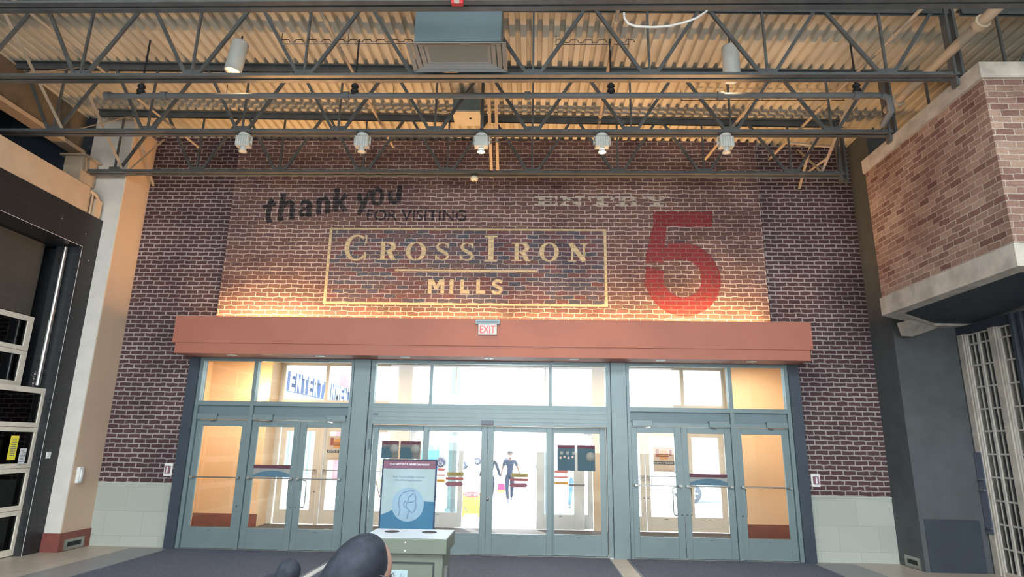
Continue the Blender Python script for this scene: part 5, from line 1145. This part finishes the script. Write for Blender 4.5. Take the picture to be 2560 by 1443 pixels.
for (dx, z, ra, rb) in prof:
    for i in range(nn):
        a = 2 * PI * i / nn; k = 1 + .006 * math.sin(23 * a + z * 30) + .006 * math.sin(11 * a)
        vs.append((-.545 + dx + ra * k * math.cos(a), 2.27 + rb * k * math.sin(a), z))
m.add(vs, [(j * nn + i, (j + 1) * nn + i, (j + 1) * nn + (i + 1) % nn, j * nn + (i + 1) % nn) for j in range(len(prof) - 1) for i in range(nn)] + [tuple(range(nn)), tuple(range((len(prof) - 1) * nn, len(prof) * nn))[::-1]], True)
fuse(m.build('hair', 'hairlong', body))
m = MB()
for sd in (-1, 1):
    c_ = hc + rr @ Vector((sd * .030, .094, .010)); m.tube([c_ + rr @ Vector((.022 * math.cos(a), 0, .017 * math.sin(a))) for a in [2 * PI * i / 16 for i in range(17)]], .0022, 6, False)
    m.tube([c_ + rr @ Vector((sd * .028, 0, .008)), hc + rr @ Vector((sd * .082, .06, .014)), hc + rr @ Vector((sd * .084, 0, .008))], .002, 6)
m.tube([hc + rr @ Vector((-.008, .106, .012)), hc + rr @ Vector((.008, .106, .012))], .002, 6)
m.build('glasses', 'chrome', body)
def cloth(x, y, zt, rsh, mat, body):
    n2, e2 = [], []
    def a2(px, py, pz, r): n2.append((x + px, y + py, pz, r)); return len(n2) - 1
    p0 = a2(0, 0, zt * .46, .13); p1 = a2(0, 0, zt * .63, .12); p2 = a2(0, 0, zt * .755, .13); p3 = a2(0, 0, zt * .83, .06); e2 += [(p0, p1), (p1, p2), (p2, p3)]
    for sd in (-1, 1):
        q0 = a2(sd * rsh, 0, zt * .79, .062); q1 = a2(sd * (rsh + .06), .03, zt * .60, .05); q2 = a2(sd * (rsh + .04), .14, zt * .505, .036); e2 += [(p2, q0), (q0, q1), (q1, q2)]
    skin('coat', n2, e2, mat).build('coat', mat, body)
    n2.clear(); e2.clear(); p0 = a2(0, 0, zt * .52, .115)
    for sd in (-1, 1):
        q0 = a2(sd * .09, 0, zt * .46, .09); q1 = a2(sd * .10, -.01, zt * .27, .068); q2 = a2(sd * .10, .01, .10, .052); e2 += [(p0, q0), (q0, q1), (q1, q2)]
        mm = MB(); mm.ell((x + sd * .10, y + .07, .042), (.045, .12, .041), 14, 8); mm.build('shoe', 'blackcloth', body)
    skin('trousers', n2, e2, 'navy2').build('trousers', 'navy2', body)
cloth(wx, wy, 1.36, .15, 'blackcloth', body)
# child
kx, ky = -1.08, 2.80
nodes, edges = robe(kx, ky, 1.17, '', .12, 0)
kc = Vector((kx, ky, 1.025))
def headk(m):
    m.ell(kc, (.070, .088, .108), 22, 14); m.ell(kc + Vector((0, .092, -.01)), (.012, .02, .022), 8, 6); m.ell(kc + Vector((0, .08, -.05)), (.024, .012, .009), 8, 6)
    for sd in (-1, 1): m.ell(kc + Vector((sd * .07, 0, -.01)), (.012, .02, .028), 8, 6)
body = skin('b', nodes, edges, 'skin2', lev=2, extra=headk).build('person', 'skin2', None, (kx, ky, 0)); tag(body, 'person with a black top knot at the bottom edge, left of the long haired person', 'person')
m = MB()
for sd in (-1, 1): m.ell(kc + Vector((sd * .028, .082, .012)), (.012, .008, .007), 8, 6)
m.build('eyes', 'dark', body)
m = MB(); m.ell(kc + Vector((0, -.012, .022)), (.082, .096, .106), 24, 14)
m.ell((-1.010, 2.78, 1.165), (.050, .050, .052), 20, 14); m.ell((-1.025, 2.78, 1.125), (.054, .054, .048), 18, 12); m.ell((-1.05, 2.78, 1.10), (.068, .07, .05), 18, 12)
fuse(m.build('hair', 'hairlong', body))
cloth(kx, ky, 1.17, .12, 'blackcloth', body)
